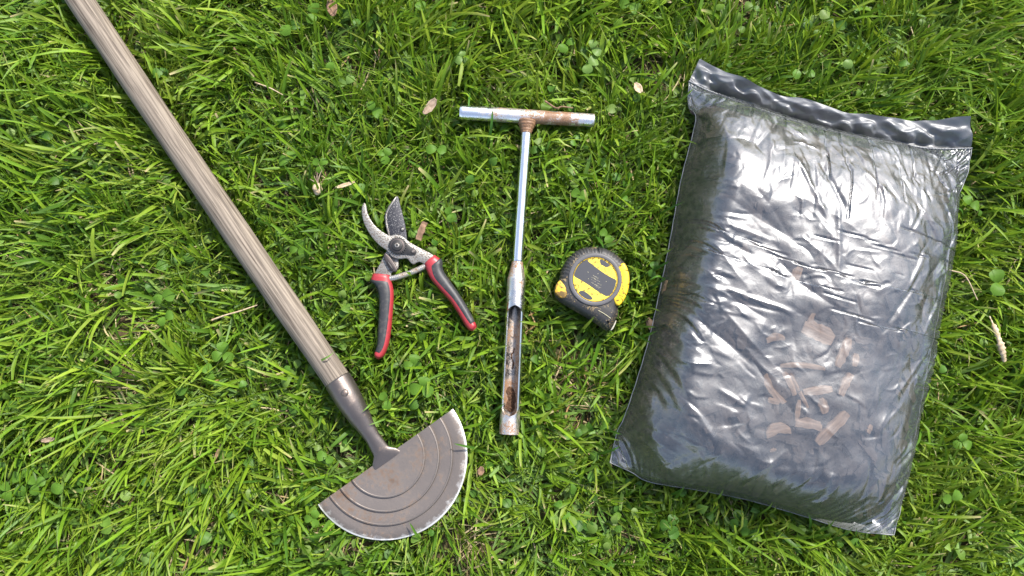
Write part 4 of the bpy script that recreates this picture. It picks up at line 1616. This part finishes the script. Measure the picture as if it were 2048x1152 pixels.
spots = lambda x, y: np.clip(sum(np.exp(-((x - p_.x) ** 2 + (y - p_.y) ** 2) / (r_ * 1.1) ** 2) for p_, r_ in bare), .004, 1)
blades('dry_thatch', 1500, FRAME, (.020, .050), (.0009, .0020), (55, 86), (0, 50), [(.20, .17, .06), (.36, .32, .13), (.46, .38, .20), (.26, .27, .08)], MAT['straw'], 18, 3, 4, z_min=.012, dens=spots, blunt=.3, label='tangled straw-yellow stalks in the thin patches of the lawn', spread_k=2.)


def long_blade(pts, w, col):
    """one blade through world points, returns arrays for the joined mesh"""
    p_ = catmull(np.array(pts), 10)
    tan = np.gradient(p_, axis=0)
    sd = np.cross(tan, [0, 0, 1.])
    sd /= np.linalg.norm(sd, axis=1)[:, None]
    s_ = np.linspace(0, 1, 10)
    pr = np.maximum(np.sqrt(np.clip(1 - s_ ** 3, 0, 1)) * np.clip(.6 + s_, 0, 1), .06)[:, None] * w / 2
    V = np.stack([p_ + sd * pr + [0, 0, w * .14], p_, p_ - sd * pr + [0, 0, w * .14]], 1)
    a = np.arange(9)[:, None] * 3 + np.arange(2)[None]
    F = np.stack([a, a + 1, a + 4, a + 3], -1).reshape(-1, 4)
    return V.reshape(-1, 3), F, np.tile(col, (30, 1))


OVER = [
    ([(972, 298, .008), (980, 270, .030), (984, 240, .044), (985, 218, .050)], .0036, (.06, .17, .02)),
    ([(940, 175, .01), (938, 205, .030), (936, 230, .034)], .0022, (.08, .2, .03)),
    ([(618, 735, .01), (640, 722, .046), (656, 714, .056), (668, 704, .052)], .0030, (.14, .25, .05)),
    ([(748, 800, .012), (738, 812, .044), (724, 824, .046)], .0026, (.12, .23, .03)),
    ([(778, 835, .010), (760, 842, .034), (738, 850, .040)], .0022, (.13, .24, .04)),
    ([(1330, 560, .03), (1316, 552, .05), (1298, 560, .045)], .0024, (.08, .2, .02)),
]
go = random.Random(12)


def over_edge(edge_pt, inward, z_top, reach=(.006, .014)):
    e_ = Vector((edge_pt[0], edge_pt[1], 0)); n_ = Vector((inward[0], inward[1], 0)).normalized()
    t_ = Vector((-n_.y, n_.x, 0)) * go.uniform(-.9, .9)
    d_ = (n_ + t_).normalized()
    r_ = go.uniform(*reach)
    p0_ = e_ - d_ * go.uniform(.014, .030); p0_.z = .006
    p1_ = e_ - d_ * .003; p1_.z = z_top + go.uniform(.000, .004)
    p2_ = e_ + d_ * r_; p2_.z = z_top + go.uniform(.004, .009)
    return [tuple(p0_), tuple(p1_), tuple(p2_)], go.uniform(.0024, .0040), go.choice([(.07, .16, .012), (.11, .2, .016), (.15, .23, .025), (.05, .13, .012)])


WORLD_OVER = []
hd = Vector((ax[0], ax[1], 0)); hn = Vector((-ax[1], ax[0], 0))
for q in range(0):
    s_ = go.choice((-1, 1)); f_ = go.uniform(.05, .98)
    c_ = Vector(H0) * (1 - f_) + Vector(H1) * f_ + hn * s_ * .0155
    WORLD_OVER.append(over_edge(c_, -hn * s_, .046, (.006, .016)))
for q in range(2):
    i_ = go.randrange(3, 37)
    c_ = cw[i_]; WORLD_OVER.append(over_edge(c_, np.array(blade_c[:2]) - c_, .022, (.008, .020)))
for q in range(10):
    f_ = go.uniform(.05, .95); c_ = t0 * (1 - f_) + t1 * f_; sd_ = go.choice((-1, 1))
    nn2 = np.array([-(t1 - t0)[1], (t1 - t0)[0]]); nn2 = nn2 / np.linalg.norm(nn2) * sd_
    WORLD_OVER.append(over_edge(c_[:2] + nn2 * .0115, -nn2, .034, (.002, .006)))
for q in range(5):
    i_ = go.randrange(0, len(bo_w)); WORLD_OVER.append(over_edge(bo_w[i_], ctr - bo_w[i_], .046, (.002, .007)))
for c_, sg in ((cl, (1, 0)), (cr, (-1, 0)), (cbm, (0, 1))):
    for q in range(13):
        i_ = go.randrange(8, len(c_) - 8); WORLD_OVER.append(over_edge(c_[i_], sg, .036, (.002, .010)))
VV, FF, CC, nb = [], [], [], 0
for pts, w_, c_ in WORLD_OVER:
    a, b, c = long_blade(pts, w_, c_)
    VV.append(a); FF.append(b + nb); CC.append(c); nb += len(a)
for pts, w_, c_ in OVER:
    a, b, c = long_blade([list(P(x, y, z)) for x, y, z in pts], w_, c_)
    VV.append(a); FF.append(b + nb); CC.append(c); nb += len(a)
o = numpy_mesh('grass', np.vstack(VV), np.vstack(FF), MAT['grass'], None, np.vstack(CC))
tag(o, 'few grass blades bent across the tools', None, None, 'stuff')

# small pointed weed leaves woven through the turf
def leaf_mesh(n_len=7, pointed=True, notch=False):
    V, F = [], []
    for i in range(n_len):
        s_ = i / (n_len - 1)
        if pointed: w_ = math.sin(math.pi * min(1, s_ * .93 + .07) ** .8) * .42
        else: w_ = .52 * math.sqrt(max(0, 1 - (2 * s_ - 1) ** 2)) * (.55 + .6 * s_)
        x_ = s_
        z_ = .16 * math.sin(math.pi * s_) - .05 * s_
        nx = -.10 if (notch and i == n_len - 1) else 0
        for q, f in enumerate((-1, -.5, 0, .5, 1)):
            V.append((x_ + (nx if q == 2 else 0), f * max(w_, .015), z_ + .14 * abs(f) * w_))
    for i in range(n_len - 1):
        for q in range(4):
            a = i * 5 + q
            F.append((a, a + 1, a + 6, a + 5))
    return np.array(V), np.array(F)


def scatter_leaves(name, n, size, colours, mat, seed, pointed, dens, zr, label):
    g = np.random.default_rng(seed)
    x = g.uniform(FRAME[0], FRAME[1], n * 2); y = g.uniform(FRAME[2], FRAME[3], n * 2)
    kp = (g.random(n * 2) < dens(x, y)) & ~core_at(x, y)
    x, y = x[kp][:n], y[kp][:n]
    n = len(x)
    z = ground_z(x, y) + g.uniform(*zr, n)
    lid = lid_at(x, y)
    z = np.minimum(z, lid - .003)
    LV, LF = leaf_mesh(7, pointed)
    az = g.uniform(0, 2 * np.pi, n); pt = g.normal(size=n) * .35; rl = g.normal(size=n) * .35
    sz = g.uniform(*size, n)
    pts = LV[None] * sz[:, None, None]
    ca, sa = np.cos(rl)[:, None], np.sin(rl)[:, None]
    X_, Y_, Z_ = pts[..., 0], pts[..., 1] * ca - pts[..., 2] * sa, pts[..., 1] * sa + pts[..., 2] * ca
    ca, sa = np.cos(pt)[:, None], np.sin(pt)[:, None]
    X_, Z_ = X_ * ca - Z_ * sa, X_ * sa + Z_ * ca
    ca, sa = np.cos(az)[:, None], np.sin(az)[:, None]
    X_, Y_ = X_ * ca - Y_ * sa, X_ * sa + Y_ * ca
    V = np.stack([X_ + x[:, None], Y_ + y[:, None], Z_ + z[:, None]], -1)
    V[..., 2] = np.minimum(V[..., 2], lid_at(V[..., 0], V[..., 1]) - .001)
    c = np.asarray(colours)[g.integers(0, len(colours), n)] * g.uniform(.8, 1.2, n)[:, None]
    C = np.repeat(c[:, None], LV.shape[0], 1)
    F = (LF[None] + (np.arange(n) * len(LV))[:, None, None]).reshape(-1, 4)
    o = numpy_mesh(name, V.reshape(-1, 3), F, mat, None, C.reshape(-1, 3))
    tag(o, label, None, None, 'stuff')


clov_d = lambda x, y: np.clip(.35 + 1.1 * pn(x * 5, y * 5, 41), .04, 1)
scatter_leaves('weed_leaves', 1700, (.008, .016), [(.075, .165, .018), (.11, .20, .024), (.055, .135, .014), (.14, .22, .04)], MAT['grass'], 51, True, clov_d, (.010, .028), 'small pointed weed leaves low in the turf')
scatter_leaves('clover_leaves', 800, (.008, .014), [(.075, .165, .02), (.105, .195, .026), (.055, .135, .016)], MAT['grass'], 52, False, clov_d, (.010, .026), 'small round clover leaves scattered low in the turf')

# ------------------------------------------------------------------ clover plants one can tell apart
LV, LF = leaf_mesh(8, False, True)
leaf_meshes = {}
for nm in ('clover', 'clover_dark', 'clover_pale'):
    me = bpy.data.meshes.new('leaflet')
    me.from_pydata([tuple(v) for v in LV], [], [tuple(f) for f in LF])
    me.polygons.foreach_set('use_smooth', [True] * len(me.polygons))
    me.materials.append(MAT[nm])
    leaf_meshes[nm] = me
stem_meshes = {}


def clover(px, py, z, size_px, rot, leaflets, tone, label, group=None):
    z *= .80
    top = P(px, py, z)
    t_ = thing('clover_plant', (top.x, top.y, 0.0), label, 'clover', 0, group)
    sz = size_px * .00057
    g = random.Random(px * 7 + py)
    spread_ = {1: [0], 2: [-62, 62], 3: [-115, 0, 118], 4: [-140, -50, 50, 140]}[leaflets]
    for a in spread_:
        o = bpy.data.objects.new('leaflet', leaf_meshes[tone])
        scene.collection.objects.link(o)
        o.parent = t_
        o.location = (0, 0, z + g.uniform(-.0015, .0015))
        o.rotation_euler = (g.uniform(-.25, .25), g.uniform(-.28, .12), R(rot + a + g.uniform(-12, 12)))
        q = sz * g.uniform(.88, 1.12)
        o.scale = (q, q * g.uniform(.95, 1.2), q)
    p_ = np.array([[.004, .003, .0], [.002, .001, z * .5], [0, 0, z]])
    tube_obj('stem', catmull(p_, 6), .0007, MAT['clover_pale'], t_, 6, False)
    return t_


CLOVERS = [
    (632, 30, .040, 26, 160, 2, 'clover', 'large pale two-leaved clover at the top edge of the lawn above the shears'),
    (577, 50, .036, 25, 250, 1, 'clover', 'single heart-shaped clover leaf by the top edge right of the edger handle'),
    (558, 22, .034, 14, 80, 1, 'clover', 'small round clover leaf highest right of the edger handle'),
    (663, 122, .040, 18, 260, 1, 'clover', 'lone round clover leaf on a stalk midway between edger handle and crossbar'),
    (530, 82, .032, 22, 300, 2, 'clover', 'two-leaved clover close to the upper edger handle'),
    (745, 222, .034, 20, 40, 2, 'clover', 'two-leaved clover left of the dry curled leaf'),
    (694, 168, .032, 20, 100, 2, 'clover_pale', 'pale pair of clover leaves above left of the dry curled leaf'),
    (846, 22, .040, 24, 130, 1, 'clover', 'single clover leaf at the top edge above the crossbar'),
    (925, 116, .040, 17, 90, 3, 'clover_pale', 'pale three-leaved clover above the left end of the crossbar'),
    (1184, 98, .044, 22, 15, 2, 'clover_pale', 'upper of two pale round-leaved clovers above the right end of the crossbar'),
    (1176, 128, .042, 23, 330, 2, 'clover_pale', 'lower of two pale round-leaved clovers above the right end of the crossbar'),
    (1132, 88, .036, 20, 300, 2, 'clover', 'green clover just left of the two pale round-leaved ones'),
    (1260, 8, .038, 26, 250, 2, 'clover', 'clover cut by the top edge above the bag'),
    (72, 968, .036, 21, 20, 3, 'clover', 'large clear three-leaved clover near the lower left corner'),
    (104, 982, .034, 22, 20, 1, 'clover', 'single round clover leaf right of the large three-leaved one'),
    (46, 955, .030, 19, 120, 2, 'clover', 'two clover leaves behind the large three-leaved one'),
    (22, 980, .028, 20, 200, 2, 'clover', 'clover at the left edge beside the large three-leaved one'),
    (198, 884, .034, 16, 90, 2, 'clover', 'small two-leaved clover on the left lawn below the brown stubble'),
    (300, 1118, .034, 17, 200, 3, 'clover_pale', 'pale three-leaved clover by the bottom edge left of the blade'),
    (250, 1112, .030, 22, 160, 2, 'clover', 'two-leaved clover by the bottom edge, left neighbour of the pale three-leaved one'),
    (455, 902, .034, 22, 250, 2, 'clover', 'two-leaved clover left of the edger socket'),
    (496, 900, .034, 16, 100, 1, 'clover', 'single clover leaf between edger socket and two-leaved clover'),
    (325, 590, .034, 24, 290, 2, 'clover', 'heart-leaved clover in the left lawn by the bare brown patch'),
    (330, 634, .034, 22, 310, 2, 'clover', 'clover with a torn pale tip below the heart-leaved one'),
    (340, 697, .034, 24, 10, 1, 'clover', 'broad single clover leaf on the left lawn under the torn one'),
    (446, 706, .036, 24, 210, 3, 'clover', 'three-leaved clover left of the edger handle, above the single one'),
    (425, 745, .034, 24, 200, 2, 'clover', 'two-leaved clover left of the lower edger handle'),
    (225, 752, .034, 22, 120, 2, 'clover', 'lone clover far left of the edger handle at blade-neck height'),
    (640, 330, .034, 18, 30, 3, 'clover', 'three-leaved clover above the tan husk'),
    (580, 322, .034, 22, 130, 2, 'clover', 'two-leaved clover left above the tan husk'),
    (596, 497, .034, 20, 200, 3, 'clover', 'three-leaved clover between edger handle and shear hook'),
    (770, 312, .034, 18, 160, 3, 'clover', 'three-leaved clover above the shear blades'),
    (874, 296, .036, 24, 270, 2, 'clover', 'two-leaved clover left of the sampler shaft below the crossbar'),
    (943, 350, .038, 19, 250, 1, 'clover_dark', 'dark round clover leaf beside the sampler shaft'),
    (902, 428, .034, 17, 200, 2, 'clover', 'small clover right of the upright cutting blade'),
    (845, 775, .036, 27, 200, 3, 'clover', 'broad-leaved clover right of the edger socket'),
    (775, 800, .034, 20, 200, 2, 'clover', 'small two-leaved clover beside the socket neck'),
    (826, 728, .034, 19, 80, 3, 'clover', 'clover below the tip of the left shear handle'),
    (626, 1038, .032, 19, 60, 3, 'clover', 'three-leaved clover touching the left corner of the blade'),
    (655, 912, .034, 19, 240, 2, 'clover', 'two-leaved clover above the left half of the blade'),
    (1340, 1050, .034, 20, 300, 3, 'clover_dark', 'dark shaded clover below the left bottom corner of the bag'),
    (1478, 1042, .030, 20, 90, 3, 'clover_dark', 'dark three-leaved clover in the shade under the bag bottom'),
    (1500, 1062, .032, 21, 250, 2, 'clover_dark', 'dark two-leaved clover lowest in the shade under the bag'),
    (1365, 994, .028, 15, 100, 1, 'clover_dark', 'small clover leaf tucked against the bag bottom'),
    (1996, 566, .040, 28, 180, 2, 'clover', 'large two-leaved clover at the right edge above the pale stalk'),
    (1925, 884, .036, 19, 200, 3, 'clover', 'three-leaved clover right of the lower bag side'),
    (1700, 118, .044, 22, 250, 1, 'clover_pale', 'pale single clover leaf in the long grass above the bag flap'),
    (1905, 1000, .036, 22, 110, 2, 'clover', 'two-leaved clover near the lower right corner'),
    (1940, 410, .036, 20, 60, 2, 'clover', 'two-leaved clover right of the upper bag side'),
    (1160, 392, .036, 18, 150, 3, 'clover', 'three-leaved clover right of the sampler shaft'),
    (1215, 470, .034, 16, 220, 2, 'clover', 'small clover above the tape measure'),
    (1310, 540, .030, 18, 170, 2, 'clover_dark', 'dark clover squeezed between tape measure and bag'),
]
for c_ in CLOVERS: clover(*c_[:7], c_[7], 'clover plants in the lawn')

# ------------------------------------------------------------------ small litter on the grass
def curled_leaf(name, px, py, z, L_, W_, ang, curl, mat, label, cat, seed=1):
    g = random.Random(seed)
    n, m_ = 12, 9
    p0 = P(px, py, z)
    ca, sa = math.cos(R(ang)), math.sin(R(ang))
    V = []
    for i in range(n):
        s_ = i / (n - 1)
        w_ = W_ / 2 * (math.sin(math.pi * (s_ * .9 + .05)) ** .7) * (1 + g.uniform(-.1, .1))
        for j in range(m_):
            f = j / (m_ - 1) * 2 - 1
            x_, y_ = (s_ - .5) * L_, f * w_
            z_ = curl * (f * f) * W_ * .5 + curl * .4 * L_ * (2 * s_ - 1) ** 2 * .5 + g.uniform(-1, 1) * .0005
            V.append((x_ * ca - y_ * sa, x_ * sa + y_ * ca, z_))
    o = mesh_obj(name, V, grid_faces(n, m_), mat)
    o.location = p0
    sm = o.modifiers.new('thick', 'SOLIDIFY'); sm.thickness = .0005
    return tag(o, label, cat)


curled_leaf('dry_leaf', 860, 214, .040, .023, .010, 52, .35, MAT['dry_leaf'], 'dry curled grey-brown leaf left of the crossbar end', 'leaf', 1)
bv, bf = chip_mesh(.021, .0080, .0024, .02, .10, 41)
bp_ = mesh_obj('bark_piece', bv, bf, MAT['bark'], None, False)
bp_.location = P(843, 462, .034); bp_.rotation_euler = (.05, -.1, R(70))
tag(bp_, 'flat reddish-brown bark piece right of the shear pivot', 'bark')
curled_leaf('dry_leaf', 690, 370, .040, .024, .004, 18, .2, MAT['husk'], 'slim straw-coloured leaf right of the tan husk', 'leaf', 3)
curled_leaf('dry_leaf', 664, 14, .034, .024, .013, 100, .2, MAT['bark'], 'dark brown dead leaf at the top edge', 'leaf', 4)
curled_leaf('dry_leaf', 96, 880, .032, .015, .005, 10, .2, MAT['dry_leaf'], 'pale torn dead leaf on the left lawn', 'leaf', 5)
curled_leaf('dry_leaf', 434, 908, .036, .024, .0032, 70, .2, MAT['bark'], 'narrow rust-coloured dead blade left of the half-moon blade', 'leaf', 6)
curled_leaf('dry_leaf', 962, 942, .034, .010, .007, 80, .3, MAT['bark'], 'small orange-brown leaf scrap right of the half-moon blade', 'leaf', 7)
curled_leaf('dry_leaf', 1276, 176, .036, .014, .009, 120, .3, MAT['husk'], 'crumbly tan leaf scrap between crossbar and bag', 'leaf', 8)
# tan husk with dry bracts
hp = P(636, 372, .034)
husk = thing('seed_husk', (hp.x, hp.y, .02), 'tan dried flower husk with spiky bracts above the shears', 'husk')
V, F = [], []
g = random.Random(5)
n, m_ = 14, 10
for i in range(n):
    for j in range(m_ + 1):
        a, b = 2 * math.pi * i / n, math.pi * j / m_
        r_ = .0066 * (1 + g.uniform(-.16, .16))
        V.append((r_ * .85 * math.cos(a) * math.sin(b), r_ * math.sin(a) * math.sin(b) - .004, .016 + r_ * .8 * math.cos(b)))
mesh_obj('husk_body', V, grid_faces(n, m_ + 1, True), MAT['husk'], husk)
for an, L_ in ((88, .013), (70, .017), (112, .010), (150, .009)):
    c_, s_ = math.cos(R(an)), math.sin(R(an))
    p_ = np.array([[0, .002, .017], [c_ * L_ * .5, .002 + s_ * L_ * .5, .021], [c_ * L_, .002 + s_ * L_, .018 + g.uniform(-.002, .004)]])
    tube_obj('bract', catmull(p_, 8), np.linspace(.0009, .0003, 8), MAT['dry_leaf'], husk, 6)
# pale knobbly dead stalk at the right edge
pp = [(1979, 632, .036), (1986, 648, .040), (1993, 664, .042), (1999, 682, .042), (2004, 700, .040), (2009, 722, .032)]
pt = catmull(np.array([list(P(*q)) for q in pp]), 40)
stb = Vector((pt[20][0], pt[20][1], .02))
rad_ = np.interp(np.linspace(0, 1, 40), [0, .15, .25, .5, .62, .75, 1], [.0006, .0009, .0032, .0026, .0042, .0036, .0022])
rad_ = rad_ * (1 + .22 * np.sin(np.arange(40) * 1.7) + .12 * np.sin(np.arange(40) * 3.1))
stk = tube_obj('dead_stalk', pt, rad_, MAT['husk'], None, 12, True, stb, .7)
stk.location = stb
tag(stk, 'pale knobbly dead stalk lying at the right edge of the lawn', 'stalk')
# thin twigs
for pts, r_, mt, lb in (
    ([(424, 640, .03), (452, 630, .034), (480, 622, .034), (515, 610, .03)], .0011, 'husk', 'thin pale straw left of the edger handle'),
    ([(1090, 202, .034), (1112, 216, .036), (1124, 213, .034), (1146, 216, .03)], .0012, 'bark', 'thin brown twig behind the rusty crossbar'),
    ([(468, 96, .03), (474, 106, .03), (480, 110, .028)], .0016, 'bark', 'short orange-brown twig right of the upper edger handle'),
    ([(1898, 540, .034), (1930, 552, .04), (1955, 600, .036)], .0009, 'husk', 'thin pale straw right of the bag'),
    ([(510, 165, .03), (540, 176, .034), (566, 190, .03)], .0009, 'husk', 'thin pale straw in the upper lawn right of the handle'),
):
    q = catmull(np.array([list(P(*a)) for a in pts]), 20)
    o = tube_obj('twig', q, np.linspace(r_, r_ * .6, 20), MAT[mt], None, 8, True, q[10])
    o.location = q[10]
    tag(o, lb, 'twig')
